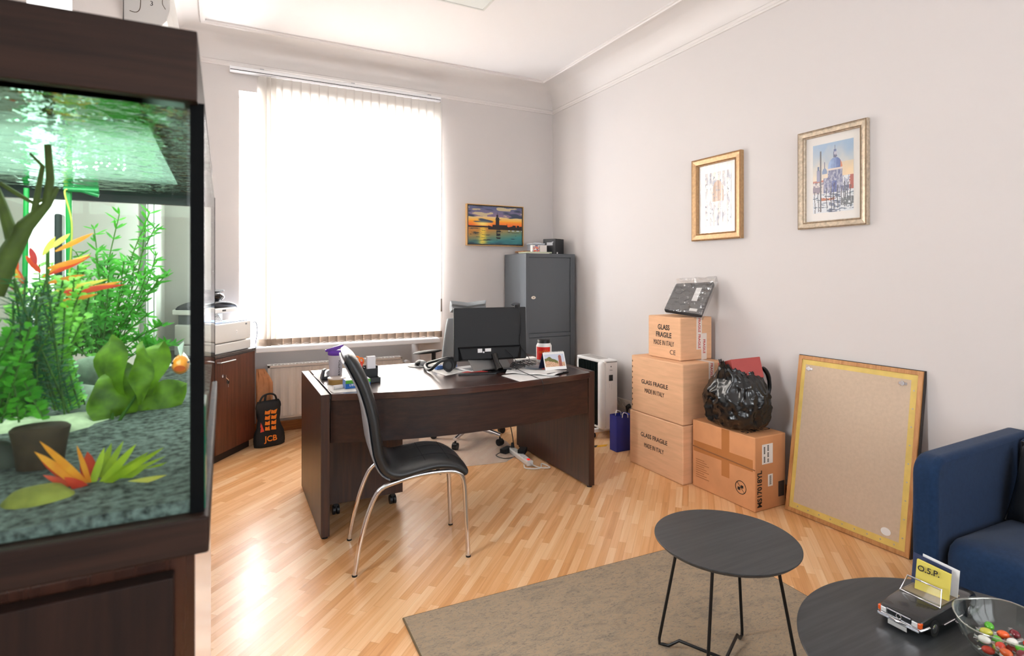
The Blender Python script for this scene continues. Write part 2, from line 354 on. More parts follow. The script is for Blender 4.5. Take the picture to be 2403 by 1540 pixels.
# ================================================================ RADIATOR
rd = thing('panel_radiator', 'cream ribbed panel radiator in the niche under the window sill', 'radiator', (-2.18, .12, .15))
b = MB(); n = 34; x0, x1 = -2.765, -1.60
b.grid(lambda u, v: (x0 + .02 + u * (x1 - x0 - .04), .075 - .006 * (1 if (int(u * n * 2 + .001) % 4) in (1, 2) else 0), .17 + v * .41), n * 2, 1)
rm = mat('radiator_cream', 'e8e0d8', .35)
b.build('rib_panel', rm, rd, solid=.002)
b = MB(); b.box(x0, .072, .15, x0 + .02, .17, .605); b.box(x1 - .02, .072, .15, x1, .17, .605); b.box(x0, .08, .15, x1, .16, .17); b.box(x0, .072, .585, x1, .09, .605); b.box(x0, .15, .585, x1, .17, .605)
for i in range(40): b.box(x0 + .02 + i * .029, .09, .596, x0 + .028 + i * .029, .155, .602)
b.build('casing', rm, rd, bevel=.002)
b = MB(); b.cyl((x1, .12, .55), (x1 + .05, .12, .55), .01); b.cyl((x1 + .04, .12, .55), (x1 + .04, .12, .0), .007); b.build('pipe', steel, rd, smooth=1)
b = MB(); b.cyl((x1 + .045, .12, .55), (x1 + .045, .05, .55), .02, .023, 16); b.build('thermostat_knob', white_pl, rd, smooth=1, bevel=.003)
for x in (x0, x1 - .2): MB().box(x, .1, .0, x + .02, .14, .16).build('foot', rm, rd)

# ================================================================ DESK
dk = thing('office_desk', 'dark brown executive desk with a bowed front under the window', 'desk', (-1.8, -1.65, 0))
b = MB(); b.box(-2.646, -2.055, .012, -2.602, -1.235, .752); b.build('side_panel', wenge_z, dk, bevel=.0015)
b = MB(); b.box(-1.000, -2.095, .012, -.956, -1.09, .752); b.build('side_panel', wenge_z, dk, bevel=.0015)
def bow(x): k = (x + 1.80) / .78; return -2.205 + .155 * k * k * (1 if k < 0 else .5)
fx = [-2.592 + i * (1.582 / 24) for i in range(25)]
b = MB(); b.prism([(x, bow(x)) for x in fx] + [(-1.01, -1.235), (-2.592, -1.235)], .717, .752); b.build('desk_top', wenge_top, dk, bevel=.002)
for x in (-2.602, -1.012): MB().box(x, -2.0, .70, x + .012, -1.26, .717).build('rail', black_pl, dk)
b = MB(); b.prism([(x, bow(x) + .03) for x in fx] + [(x, bow(x) + .05) for x in reversed(fx)], .487, .716); b.build('modesty_panel', wenge, dk, bevel=.001)
for x, y in ((-2.624, -2.03), (-2.624, -1.27), (-.978, -2.07), (-.978, -1.12)):
    b = MB(); b.cyl((x, y, 0), (x, y, .013), .017, n=14); b.build('glide', black_pl, dk)
pd = thing('pedestal_drawers', 'dark brown rolling drawer pedestal under the left end of the desk', 'drawer unit', (-2.36, -1.55, 0))
b = MB(); b.box(-2.57, -1.80, .075, -2.14, -1.27, .62); b.build('carcass', wenge_z, pd, bevel=.0015)
for i in range(3):
    d = MB().box(-2.565, -1.27, .09 + i * .175, -2.145, -1.25, .255 + i * .175).build('drawer', wenge, pd, bevel=.002)
    b = MB(); b.tube([(-2.42, -1.25, .2 + i * .175), (-2.42, -1.225, .2 + i * .175), (-2.30, -1.225, .2 + i * .175), (-2.30, -1.25, .2 + i * .175)], .004); b.build('handle', chrome, d)
for x, y in ((-2.52, -1.755), (-2.19, -1.755), (-2.52, -1.31), (-2.19, -1.31)):
    b = MB(); b.cyl((x - .018, y, .026), (x - .004, y, .026), .026, n=16); b.cyl((x + .004, y, .026), (x + .018, y, .026), .026, n=16); b.box(x - .012, y - .012, .03, x + .012, y + .012, .078); b.build('caster', black_pl, pd, smooth=1)

# ================================================================ SIDE CHAIR (facing the desk's right)
CH = TR(-2.562, -2.484, 0, R(-7.44))     # u forward, v to the chair's left (away from the camera)
sc = thing('side_chair', 'black leatherette chair with curved chrome legs in front of the desk', 'chair', (-2.28, -2.34, 0))
def shell(prof, hw, th, name, m, parent, inset=0, sq=3.2, nn=28, cv=.19, off=0):
    P = [Vector((p[0], 0, p[1])) for p in prof]; loops = []
    for i, p in enumerate(P):
        t = (P[min(i + 1, len(P) - 1)] - P[max(i - 1, 0)]).normalized(); nrm = Vector((-t.z, 0, t.x))
        if nrm.z < 0 and abs(t.x) > .6: nrm = nrm
        w, h = hw(i / (len(P) - 1)), th(i / (len(P) - 1)); l = []
        for j in range(nn):
            a = 2 * math.pi * j / nn; ca, sa = math.cos(a), math.sin(a)
            lx = w * math.copysign(abs(ca) ** (2 / sq), ca); ly = h * math.copysign(abs(sa) ** (2 / sq), sa)
            l.append(tuple(p + Vector((0, cv + lx, 0)) + nrm * (ly + off)))
        loops.append(l)
    b = MB(CH); b.ring(loops); return b.build(name, m, parent, smooth=60)
def smoothp(pts, k=3):
    out = []
    for i in range(len(pts) - 1):
        p0 = pts[max(i - 1, 0)]; p1 = pts[i]; p2 = pts[i + 1]; p3 = pts[min(i + 2, len(pts) - 1)]
        for j in range(k):
            t = j / k; out.append(tuple(.5 * (2 * p1[q] + (p2[q] - p0[q]) * t + (2 * p0[q] - 5 * p1[q] + 4 * p2[q] - p3[q]) * t * t + (3 * p1[q] - p0[q] - 3 * p2[q] + p3[q]) * t ** 3) for q in range(len(p1))))
    return out + [tuple(pts[-1])]
leather = mat('black_leatherette', '1b1d1e', .36, bump=.25, bscale=350, spec=.6)
leather_g = mat('grey_leatherette', '86878b', .5, bump=.2, bscale=350)
prof = smoothp([(-.035, 1.008), (-.005, .955), (.045, .85), (.082, .72), (.098, .61), (.112, .53), (.145, .462), (.205, .437), (.29, .449), (.38, .459), (.46, .447), (.515, .415), (.535, .395)], 4)
hwf = lambda t: .19 + .02 * math.sin(math.pi * min(1, t * 1.1)) - (.03 if t < .02 else 0) - (.02 if t > .97 else 0)
st = shell(prof, hwf, lambda t: .016 + (.017 - .007 * min(1, max(0, t - .5) * 5)) * min(1, t * 14) * min(1, (1.02 - t) * 14), 'seat_shell', leather, sc)
back_n = int(len(prof) * .56)
shell([(p[0], p[1]) for p in prof[2:back_n]], lambda t: .196, lambda t: .006, 'back_cover', leather_g, sc, off=-.0285)
# quilting seams across the seat
seam = mat('seam_thread', '0c0d0d', .7)
b = MB(CH)
def topside(i):
    P = Vector((prof[i][0], 0, prof[i][1])); t = (Vector((prof[i + 1][0], 0, prof[i + 1][1])) - Vector((prof[i - 1][0], 0, prof[i - 1][1]))).normalized(); return P, Vector((-t.z, 0, t.x))
for i in [int(len(prof) * q) for q in (.60, .70, .80)]:
    P, nr = topside(i); h = .0262; b.tube([tuple(P + nr * h * sgn + Vector((0, .19 + v, 0))) for v in (-.15, 0, .15) for sgn in (1,)], .0012, 5)
for v in (-.07, .07):
    b.tube([tuple(topside(i)[0] + topside(i)[1] * .0262 + Vector((0, .19 + v, 0))) for i in range(int(len(prof) * .54), int(len(prof) * .93))], .0012, 5)
b.build('seam', seam, st)
tubep = smoothp([(0, .004), (.024, .14), (.066, .285), (.115, .375), (.2, .405), (.3, .423), (.41, .426), (.485, .414), (.517, .37), (.527, .22), (.536, .004)], 4)
for v0, s_ in ((.0, 1), (.372, -1)):
    b = MB(CH); b.tube([(u, v0 + s_ * .012 * max(0, min(1, (z) / .3)), z) for u, z in tubep], .0115, 12); b.build('leg_frame', chrome, sc, smooth=60)
    for u in (0, .536):
        b = MB(CH); b.cyl((u, v0, 0), (u, v0, .008), .0125, n=12); b.build('foot_cap', black_pl, sc)
b = MB(CH); b.tube([(.2, .01, .402), (.2, .36, .402)], .009); b.tube([(.40, .01, .42), (.40, .36, .42)], .009); b.build('crossbar', chrome, sc)

# ================================================================ OFFICE SWIVEL CHAIR
oc = thing('swivel_chair', 'grey high-backed office swivel chair with headrest behind the monitor', 'office chair', (-1.46, -.72, 0))
oc_g = mat('mesh_grey', '8b9093', .6, bump=.3, bscale=300); oc_d = mat('seat_dark', '2b2d30', .7)
OC = TR(-1.25, -.74, 0, R(-14))
b = MB(OC); 
def ocb(u, v):
    k = (u - .5) * 2; z = .50 + v * .50; w = .235 - .06 * v * v; return (k * w, .16 + .05 * k * k * -1 + .07 * v * v, z)
b.grid(ocb, 10, 10); b.build('backrest', oc_g, oc, smooth=60, solid=.03, bevel=.01)
b = MB(OC)
def hr(u, v):
    k = (u - .5) * 2; return (k * .15, .17 - .05 * k * k + .03 * math.sin(v * 3.14), 1.055 + v * .075 + .012 * abs(k) - .01 * (1 - abs(k)))
b.grid(hr, 10, 6); b.build('headrest', oc_g, oc, smooth=60, solid=.04, bevel=.015)
b = MB(OC); b.tube([(0, .24, .95), (0, .25, 1.09)], .015); b.build('headrest_post', black_pl, oc)
b = MB(OC); b.ball((0, -.05, .48), .25, .25, .045, 24, 10); b.build('seat', oc_d, oc, smooth=60)
for s_ in (-1, 1):
    a = MB(OC); a.tube([(s_ * .24, 0, .46), (s_ * .31, 0, .47), (s_ * .31, -.0, .73)], .018); a = a.build('armrest', black_pl, oc, smooth=1)
    b = MB(OC @ TR(s_ * .31 - (.05 if s_ < 0 else 0), -.03, .745, R(8 if s_ > 0 else -55))); b.ball((0, 0, 0), .05, .15, .014, 16, 8); b.build('arm_pad', black_pl, a, smooth=60)
b = MB(OC); b.cyl((0, 0, .12), (0, 0, .45), .025, n=14); b.build('gas_lift', black_pl, oc, smooth=1)
for k in range(5):
    a_ = R(72 * k + 22); c_, s_ = math.cos(a_), math.sin(a_)
    b = MB(OC); b.tube([(0, 0, .125), (.16 * c_, .16 * s_, .105), (.32 * c_, .32 * s_, .085)], [.03, .022, .015], 8); b.build('base_spoke', chrome, oc, smooth=60)
    cx, cy = .31 * c_, .31 * s_
    b = MB(OC); b.cyl((cx, cy, .03), (cx, cy, .085), .008); b.cyl((cx - .02 * s_, cy + .02 * c_, .028), (cx + .02 * s_, cy - .02 * c_, .028), .028, n=16); b.build('caster', black_pl, oc, smooth=1)
b = MB(); b.prism([(-1.95, -.45), (-2.0, -1.05), (-1.72, -1.33), (-1.25, -1.40), (-1.08, -1.28), (-1.02, -.95), (-1.06, -.5), (-1.2, -.35), (-1.8, -.35)], .0005, .003)
mm = mat('mat_plastic', 'f6ece2', .22, alpha=.34); tag(b.build('floor_mat', mm, loc=(-1.5, -.9, 0)), 'translucent pale plastic mat on the floor under the swivel chair', 'chair mat')
wb = thing('waste_basket', 'clear plastic waste basket with silvery rim beneath the desk', 'bin', (-1.74, -.62, 0))
b = MB(); b.lathe([(.085, .005), (.11, .23), (.107, .23), (.083, .008)], 24, (-1.76, -.64, 0)); b.build('bucket', mixmat('clear_plastic', (.9, .9, .9), fac=.12, rough=.1), wb, smooth=60)
b = MB(); b.tube([(-1.76 + .11 * math.cos(R(t)), -.64 + .11 * math.sin(R(t)), .23) for t in range(0, 360, 15)], .004, 6, closed=True); b.build('rim', chrome, wb, smooth=1)

# ================================================================ MONITOR and things on the desk
Z = .752
mo = thing('computer_monitor', 'large black monitor seen from behind on the desk', 'monitor', (-1.55, -1.72, Z))
ml, mr = Vector((-1.775, -1.70, 0)), Vector((-1.285, -1.77, 0)); mx_ = (mr - ml).normalized()
MM = frame((ml.x, ml.y, .815), mx_, (0, 0.035, 1)) ; mw = (mr - ml).length
b = MB(MM); b.box(0, 0, -.012, mw, .345, .012); b.build('screen_housing', mat('monitor_black', '161719', .55), mo, bevel=.006)
b = MB(MM); b.hexa([(.02, .0, .0), (mw - .03, .0, .0), (mw - .03, .098, .0), (.02, .098, .0)], [(.05, .012, .04), (mw - .07, .012, .04), (mw - .05, .085, .03), (.03, .085, .03)]); b.build('rear_bulge', mat('bulge_black', '0d0d0f', .5, spec=.3), mo, bevel=.004)
b = MB(MM); b.box(.15, .055, .035, .18, .08, .0385); b.box(.20, .06, .035, .24, .08, .038); b.box(.185, .052, .035, .195, .062, .038); b.build('port_label', white_pl, mo)
b = MB(); P0 = MM @ Vector((mw * .53, .04, .035)); b.tube([P0, P0 + Vector((.0, -.03, -.05)), Vector((P0.x + .005, P0.y - .07, Z + .012))], [.022, .02, .026], 10); b.build('stand_neck', black_gl, mo, smooth=50)
b = MB(); b.lathe([(.0, .0), (.10, .0), (.10, .006), (.08, .014), (.0, .016)], 32, (P0.x, P0.y - .03, Z), 1.15, .75); b.build('stand_base', black_gl, mo, smooth=50)
wc = thing('webcam', 'small dark webcam clipped on top of the monitor', 'webcam', MM @ Vector((mw * .85, .35, 0)))
c0 = MM @ Vector((mw * .86, .358, .0)); b = MB(); b.ball(c0 + Vector((0, .0, .006)), .036, .018, .012, 14, 8); b.build('camera_body', mat('webcam_grey', '4a4c4f', .35), wc, smooth=60)
b = MB(); b.box(c0.x - .02, c0.y - .025, c0.z - .02, c0.x + .02, c0.y - .02, c0.z); b.build('clip', black_pl, wc)
b = MB(); q = MM @ Vector((mw * .9, .35, .02)); b.tube(smoothp([tuple(c0 + Vector((-.01, -.02, 0))), tuple(q + Vector((-.01, -.02, -.02))), tuple(q + Vector((.005, -.015, -.14))), tuple(q + Vector((-.0, -.01, -.25))), tuple(q + Vector((.05, -.05, -.36))), tuple(at(1210, 868, z=Z + .01))], 5), .0022, 5); b.build('cable', black_pl, wc)

def sheet(name, pts, z, m, label, cat, th=.0012, curl=0, group=None):
    b = MB(); b.prism([(p.x, p.y) for p in pts], z, z + th); return tag(b.build(name, m, loc=(pts[0].x, pts[0].y, z)), label, cat, group)
# headphones
hp = thing('headphones', 'black over-ear headphones lying on a white sheet on the desk', 'headphones', (-1.82, -1.70, Z))
hpc = at(1052, 858, z=Z + .045); hpm = mat('headphone_black', '222426', .4)
for k, (dx, dy) in enumerate(((0, 0), (.055, .085))):
    c_ = hpc + Vector((dx, dy, 0)); M_ = frame(c_, (1, .25, 0), z=(-.28, -1, .15))
    b = MB(M_); b.lathe([(.0, -.018), (.036, -.018), (.042, -.01), (.042, .008), (.034, .016), (.0, .018)], 22); e_ = b.build('ear_cup', hpm, hp, smooth=50)
    b = MB(M_); b.lathe([(.022, .016), (.024, .02), (.012, .021), (0, .021)], 18); b.build('cap', mat('cap_grey', '3e4144', .35), e_, smooth=50)
b = MB(); b.tube(smoothp([tuple(hpc + Vector((.0, 0, .035))), tuple(hpc + Vector((-.055, -.005, .03))), tuple(at(1010, 868, z=Z + .02)), tuple(at(998, 862, z=Z + .018)), tuple(at(1003, 853, z=Z + .02)), tuple(hpc + Vector((.0, .09, .03))), tuple(hpc + Vector((.05, .09, .035)))], 5), [.007] + [.010] * 29 + [.007], 8); b.build('headband', hpm, hp, smooth=60)
sheet('paper_sheet', [at(1000, 868, z=Z), at(1046, 882, z=Z), at(1108, 869, z=Z), at(1060, 860, z=Z)], Z, paper, 'white paper sheet beneath the headphones', 'paper')
# mouse
ms = thing('computer_mouse', 'grey and black mouse on a round black pad at the back of the desk', 'mouse', at(985, 862, z=Z))
c_ = at(990, 858, z=Z); b = MB(TR(c_.x, c_.y, Z + .004, R(20))); b.ball((0, 0, .004), .032, .055, .03, 16, 10); b.build('shell', mat('mouse_grey', '8c8e90', .25), ms, smooth=60)
b = MB(TR(c_.x, c_.y, Z + .006, R(20))); b.ball((-.004, .012, .006), .034, .045, .026, 16, 8); b.build('button', black_pl, ms, smooth=60)
b = MB(); b.tube(smoothp([(c_.x - .03, c_.y - .01, Z + .008), (c_.x - .01, c_.y - .09, Z + .004), (c_.x + .06, c_.y - .11, Z + .004), (c_.x + .12, c_.y - .05, Z + .006)], 5), .002, 5); b.build('cable', grey_pl, ms)
b = MB(); b.lathe([(0, 0), (.098, 0), (.098, .003), (.0, .004)], 32, (c_.x, c_.y - .005, Z + .0005)); tag(b.build('mouse_pad', black_pl, loc=(c_.x, c_.y, Z)), 'round black mouse pad at the back edge of the desk', 'mouse pad')
# laptop
lp = thing('laptop', 'half-closed silver laptop under the monitor with its grey lid towards the room', 'laptop', at(1150, 868, z=Z))
L0, L1 = at(1112, 873, z=Z + .008), at(1205, 861, z=Z + .008); lx = (L1 - L0); lx.z = 0; lw = .30; lx = lx.normalized(); ly = Vector((-lx.y, lx.x, 0))
b = MB(frame(L0, lx, ly)); b.box(-.02, .0, -.006, lw - .02, .21, .004); lb = b.build('base', mat('laptop_silver', 'd9dadc', .3, .3), lp, bevel=.002)
MB(frame(L0, lx, ly)).box(0, .03, .0042, lw - .04, .13, .005).build('keyboard', grey_pl, lb)
b = MB(frame(L0, lx, (ly * .9 + UP * .9))); b.box(.0, .0, -.003, lw, .105, .003); b.build('lid', mat('laptop_lid', '7d7a78', .45), lp, bevel=.002)
b = MB(frame(L0, lx, ly)); b.box(-.13, .24, -.006, .03, .275, .018); tag(b.build('blue_binder', mat('binder_blue', '4d73b3', .5), loc=L0, bevel=.004), 'narrow blue binder lying behind the headphones', 'binder')
b = MB(); b.hexa([tuple(at(1075, 882, z=Z)), tuple(at(1165, 878, z=Z)), tuple(at(1198, 866, z=Z)), tuple(at(1120, 872, z=Z))], [tuple(at(1075, 882, z=Z) + UP * .008), tuple(at(1165, 878, z=Z) + UP * .008), tuple(at(1198, 866, z=Z) + UP * .008), tuple(at(1120, 872, z=Z) + UP * .008)])
nb = thing('notebook', 'red notebook with a black cover edge lying in front of the monitor stand', 'notebook', at(1120, 878, z=Z))
b.build('cover', black_pl, nb, bevel=.002)
b = MB(); b.hexa([tuple(at(x, y, z=Z + .0085)) for x, y in ((1083, 875), (1165, 871.5), (1194, 861), (1122, 866))], [tuple(at(x, y, z=Z + .0085) + UP * .0015) for x, y in ((1083, 875), (1165, 871.5), (1194, 861), (1122, 866))]); b.build('pages', mat('red_cover', 'c62b22', .45), nb)
# papers right of the monitor
sheet('paper_sheet', [at(1177, 882, z=Z), at(1220, 896, z=Z), at(1312, 883, z=Z), at(1240, 873, z=Z)], Z, paper, 'large white sheet at the front edge of the desk, right of the monitor', 'paper')
b = MB(); pa = [at(1186, 878, z=Z + .003), at(1300, 884, z=Z + .003), at(1330, 872, z=Z + .003), at(1192, 868, z=Z + .003)]
b.grid(lambda u, v: tuple((pa[0] * (1 - u) + pa[1] * u) * (1 - v) + (pa[3] * (1 - u) + pa[2] * u) * v + UP * (.004 + .006 * math.sin(u * 7 + v * 3) ** 2)), 14, 6)
tag(b.build('paper_sheet', paper, solid=.0008, smooth=60, loc=pa[0]), 'crumpled white paper beside the desk calendar', 'paper')
b = MB(); b.hexa(*[[tuple(at(x, y, z=Z) + UP * h) for x, y in ((1205, 851), (1262, 846), (1250, 842), (1206, 846))] for h in (0, .018)]); tag(b.build('paper_pad', paper, loc=at(1230, 848, z=Z)), 'white pad of paper at the back of the desk behind the cables', 'paper pad')
b = MB(); b.hexa(*[[tuple(at(x, y, z=Z) + UP * h) for x, y in ((1232, 868), (1272, 868), (1272, 860), (1232, 860))] for h in (0, .012)]); tag(b.build('grey_case', grey_pl, loc=at(1250, 865, z=Z), bevel=.002), 'flat grey case lying behind the crumpled paper', 'case')
b = MB(); 
rr = random.Random(3)
base = at(1215, 866, z=Z + .012)
for k in range(4):
    pts = [tuple(base + Vector((math.cos(t * .9 + k) * (.05 + .02 * k) + .02 * k, math.sin(t * .9 + k * 1.3) * (.05 + .012 * k), .01 + .03 * abs(math.sin(t + k))))) for t in range(9)]
    b.tube(smoothp(pts, 4), .0025, 5)
b.tube(smoothp([tuple(MM @ Vector((mw * .68, .07, .045))), tuple(at(1210, 846, y=-1.85)), tuple(at(1203, 858, z=Z + .03)), tuple(at(1225, 872, z=Z + .02)), tuple(at(1258, 886, z=Z + .004)), tuple(Vector((-1.40, bow(-1.4) - .004, .74))), tuple(Vector((-1.39, bow(-1.39) - .003, .66)))], 5), .0022, 5)
tag(b.build('cable_tangle', black_pl, loc=base), 'tangle of thin black cables on the desk right of the monitor', 'cables')
# supplement jar
jc = at(1279, 864, y=-1.60); jc.z = Z; jc.x = -1.045
jr = thing('supplement_jar', 'white plastic jar with red label and black lid at the right of the desk', 'jar', jc)
b = MB(); b.lathe([(0, 0), (.05, 0), (.056, .008), (.056, .115), (.048, .13), (.047, .135), (0, .135)], 28, jc); b.build('body', white_pl, jr, smooth=50)
b = MB(); b.lathe([(0, .133), (.0465, .133), (.0465, .157), (.043, .16), (0, .16)], 28, jc); b.build('lid', black_pl, jr, smooth=50)
def wrap(c, r, z0, z1, a0, a1): 
    b = MB(); b.grid(lambda u, v: (c.x + r * math.cos(a0 + u * (a1 - a0)), c.y + r * math.sin(a0 + u * (a1 - a0)), c.z + z0 + v * (z1 - z0)), 14, 1); return b
lbw = wrap(jc, .0567, .02, .11, R(175), R(290)).build('label', mat('label_red', 'd8231c', .4), jr, smooth=60)
text('nutWo', frame(jc + Vector((-.028, -.052, .078)), (1, -.45, 0), (0, 0, 1)), .036, mat('label_orange', 'f08a28', .5), lbw, sx=.75)
# desk calendar
cc = thing('desk_calendar', 'small spiral-bound tent calendar with a picture of rocks', 'calendar', at(1300, 874, z=Z))
C0, C1 = at(1280, 876, y=-1.99), at(1330, 871, y=-2.0); C0.z = C1.z = Z + .012; cx_ = (C1 - C0).normalized(); cw = .155
CM = frame(C0, cx_, Vector((.0, .38, 1)) + cx_ * -.12)
MB(CM).box(0, 0, -.002, cw, .115, 0).build('front_card', paper, cc)
def rocks(u, v):
    sky = (.78, .80, .85); n_ = noise.noise(Vector((u * 6, v * 6, 1))) ; n2 = noise.noise(Vector((u * 18, v * 18, 4)))
    hill = .55 + .2 * math.sin(u * 5 + .5) + .1 * n_; tw = .70 < u < .86 and v < .93 - abs(u - .77) * 1.6
    if tw: return (.62 + .1 * n2, .35 + .1 * n2, .3)
    if v > hill: return sky
    if v > hill - .25 and u < .65: return (.42 + .15 * n2, .42 + .12 * n2, .22)
    return (.80 + .15 * n2, .64 + .2 * n2, .52 + .2 * n2)
paint('picture', CM @ TR(.006, .02, .0006), cw - .012, .082, 40, 24, rocks, vcol_mat('printed_card'), cc)
b = MB(frame(C0, cx_, Vector((0, -.38, 1)))  @ TR(0, 0, 0)); 
back0 = C0 + Vector((0, .085, 0)); b = MB(); tl = CM @ Vector((0, .115, 0)); tr_ = CM @ Vector((cw, .115, 0)); b.hexa([tuple(back0), tuple(back0 + cx_ * cw), tuple(tr_), tuple(tl)], [tuple(back0 + Vector((0, .002, 0))), tuple(back0 + cx_ * cw + Vector((0, .002, 0))), tuple(tr_ + Vector((0, .002, 0))), tuple(tl + Vector((0, .002, 0)))])
b.build('back_card', mat('card_navy', '1b2440', .6), cc)
b = MB(CM)
for k in range(12): b.tube([(.012 + k * .0118, .112 + .007 * math.cos(t), .007 * math.sin(t)) for t in [j * math.pi / 5 for j in range(10)]], .0012, 4, closed=True)
b.build('spiral', white_pl, cc)
b = MB(); p, q = at(1284, 880, z=Z + .004), at(1333, 873, z=Z + .004); b.tube([p, p.lerp(q, .5) + UP * .002, q], [.008, .009, .006], 8); tag(b.build('black_pen_case', black_pl, loc=p, smooth=1), 'slim black case lying in front of the calendar', 'case')

# left end of the desk
bt = at(788, 894, y=-1.70); bt = Vector((bt.x, -1.70, Z))
sb = thing('shaker_bottle', 'translucent shaker bottle with a purple lid at the left end of the desk', 'shaker bottle', bt)
b = MB(); b.lathe([(0, 0), (.031, 0), (.033, .004), (.042, .158), (.040, .158), (.031, .006), (0, .005)], 28, bt); b.build('cup', mat('frosted_plastic', 'e4dfe8', .35, trans=.35, alpha=.75), sb, smooth=50)
b = MB(); b.lathe([(.043, .156), (.045, .158), (.045, .176), (.038, .183), (0, .186)], 28, bt); b.build('lid', mat('lid_purple', '5b2a9a', .4), sb, smooth=50)
b = MB(); b.hexa(*[[tuple(bt + Vector((x, y, z + .004 * h))) for x, y, z in ((-.058, -.02, .182), (-.0, -.022, .184), (.040, -.018, .204), (.040, .018, .204))] for h in (0, 3)]); b.hexa(*[[tuple(bt + Vector((x, y, .178 + h))) for x, y in ((-.058, -.014), (-.03, -.02), (-.03, .02), (-.058, .014))] for h in (0, .012)]); b.build('flip_cap', mat('lid_purple'), sb, bevel=.002)
text('MUSCLETECH', frame(bt + Vector((.013, -.0415, .082)), (0.02, -.07, 1), (-1, -.22, 0)), .0155, ink, sb, off=.0002)
b = MB(); b.cyl(bt + UP * .01, bt + UP * .14, .008, n=8); b.build('mixer', mat('mixer_grey', 'b9bcc4', .4), sb, smooth=1)
tn = at(793, 905, z=Z); tn = Vector((tn.x + .002, tn.y + .05, Z)); t_ = thing('round_tin', 'low gold tin with clear lid in front of the shaker bottle', 'tin', tn)
b = MB(); b.lathe([(0, 0), (.046, 0), (.048, .003), (.048, .03), (0, .031)], 28, tn); b.build('can', mat('tin_gold', 'a98a52', .3, .8), t_, smooth=50)
b = MB(); b.lathe([(0, .0312), (.050, .0312), (.050, .038), (.046, .040), (0, .040)], 28, tn); b.build('lid', mat('tin_lid', 'cdbfb4', .2), t_, smooth=50)
bx = thing('medicine_box', 'small blue, green and white cardboard pill box at the front of the desk', 'box', at(815, 915, z=Z))
B0, B1 = at(800, 914, z=Z + .003), at(835, 920, z=Z + .003); BX = frame(B0 + Vector((.025, .0, 0)), (1, .03, 0), (-.03, 1, 0))
b = MB(BX); b.box(0, 0, 0, .135, .07, .045); b.build('carton', mat('carton_white', 'e8ecf2', .4), bx, bevel=.001)
fl = MB(BX).box(.0, -.0008, .0, .135, 0, .026).build('blue_band', mat('band_blue', '1f63b4', .4), bx); MB(BX).box(.0, -.0008, .026, .135, 0, .045).build('green_band', mat('band_green', '58a838', .4), bx)
MB(BX).box(-.0008, 0, .0, 0, .07, .045).build('side_band', mat('band_pale', '6f8fd0', .4), bx)
text('wellman', BX @ frame((.062, -.0012, .016), (-1, 0, 0), (0, 0, -1)) , .026, paper, fl)
b = MB(); c_ = at(782, 910, z=Z + .012); b.cyl(c_, c_ + Vector((.05, .012, 0)), .012, n=14); tag(b.build('paper_roll', paper, loc=c_, smooth=1), 'small white paper roll left of the pill box', 'roll')
sheet('paper_sheet', [at(768, 914, z=Z), at(783, 922.5, z=Z), at(850, 918, z=Z), at(832, 900, z=Z), at(770, 903, z=Z)], Z, paper, 'white papers under the pill box at the front edge of the desk', 'paper')
sheet('paper_sheet', [at(735, 881, z=Z), at(748, 893, z=Z), at(770, 882, z=Z), at(757, 876, z=Z)], Z, paper, 'small white slip at the far left edge of the desk', 'paper')
td = thing('tape_dispenser', 'grey tape dispenser behind the shaker bottle on the desk', 'tape dispenser', at(765, 888, z=Z))
p = at(766, 889, z=Z); b = MB(TR(p.x, p.y, Z, R(5))); b.prism([(-.02, -.03), (.06, -.03), (.06, .03), (-.02, .03)], 0, .018); b.M = TR(p.x, p.y, Z, R(5)) @ Matrix.Rotation(R(90), 4, 'X'); b.prism([(-.035, .0), (-.02, .0), (-.012, .05), (.0, .058), (-.006, .062), (-.022, .055)], -.02, .02); b.build('body', mat('dispenser_grey', '4c5057', .4), td, bevel=.003)
b = MB(); b.cyl((p.x + .02, p.y - .012, Z + .032), (p.x + .02, p.y + .012, Z + .032), .02, n=20); b.build('tape_roll', mat('tape_clear', 'cfd2d8', .3), td, smooth=1)
og = thing('desk_organizer', 'black desktop pen organizer behind the leatherette chair back', 'organizer', at(866, 900, z=Z))
p = at(868, 900, z=Z); OG = TR(p.x, p.y + .05, Z, R(4)); b = MB(OG)
b.box(-.09, -.05, 0, .06, .05, .006); b.box(-.09, -.05, 0, -.085, .05, .05); b.box(.055, -.05, 0, .06, .05, .03); b.box(-.09, -.05, 0, .06, -.045, .03); b.box(-.09, .0, 0, .06, .004, .075); b.box(-.09, .046, 0, .06, .05, .09); b.box(.055, 0, 0, .06, .05, .09); b.box(-.02, .0, 0, -.016, .05, .085)
b.build('tray', black_pl, og, bevel=.001)
for nm, lab, cat, cm, dx, h, th in (('scissors', 'orange-handled scissors standing in the black organizer', 'scissors', 'f07a1a', -.055, .155, .01), ('stapler', 'white and black stapler standing in the organizer', 'stapler', 'e6e4e6', .0, .145, .016), ('highlighter', 'red marker standing in the organizer', 'marker', 'd23323', -.04, .12, .007)):
    b = MB(OG); 
    if nm == 'scissors':
        b.tube([(dx - .008, .025, .03), (dx, .025, .10)], .004, 6); b.tube([(dx - .002 + .018 * math.cos(t), .025, .125 + .024 * math.sin(t)) for t in [j * math.pi / 6 for j in range(12)]], .005, 6, closed=True); b.tube([(dx + .024 + .014 * math.cos(t), .03, .118 + .02 * math.sin(t)) for t in [j * math.pi / 6 for j in range(12)]], .005, 6, closed=True)
    elif nm == 'stapler': b.box(dx, .012, .02, dx + .05, .036, h); b.mi = 0
    else: b.cyl((dx, .02, .01), (dx + .01, .02, h), th, n=10)
    tag(b.build(nm, mat('m_' + nm, cm, .4), loc=OG @ Vector((dx, .025, .02)), smooth=1, bevel=.001), lab, cat)
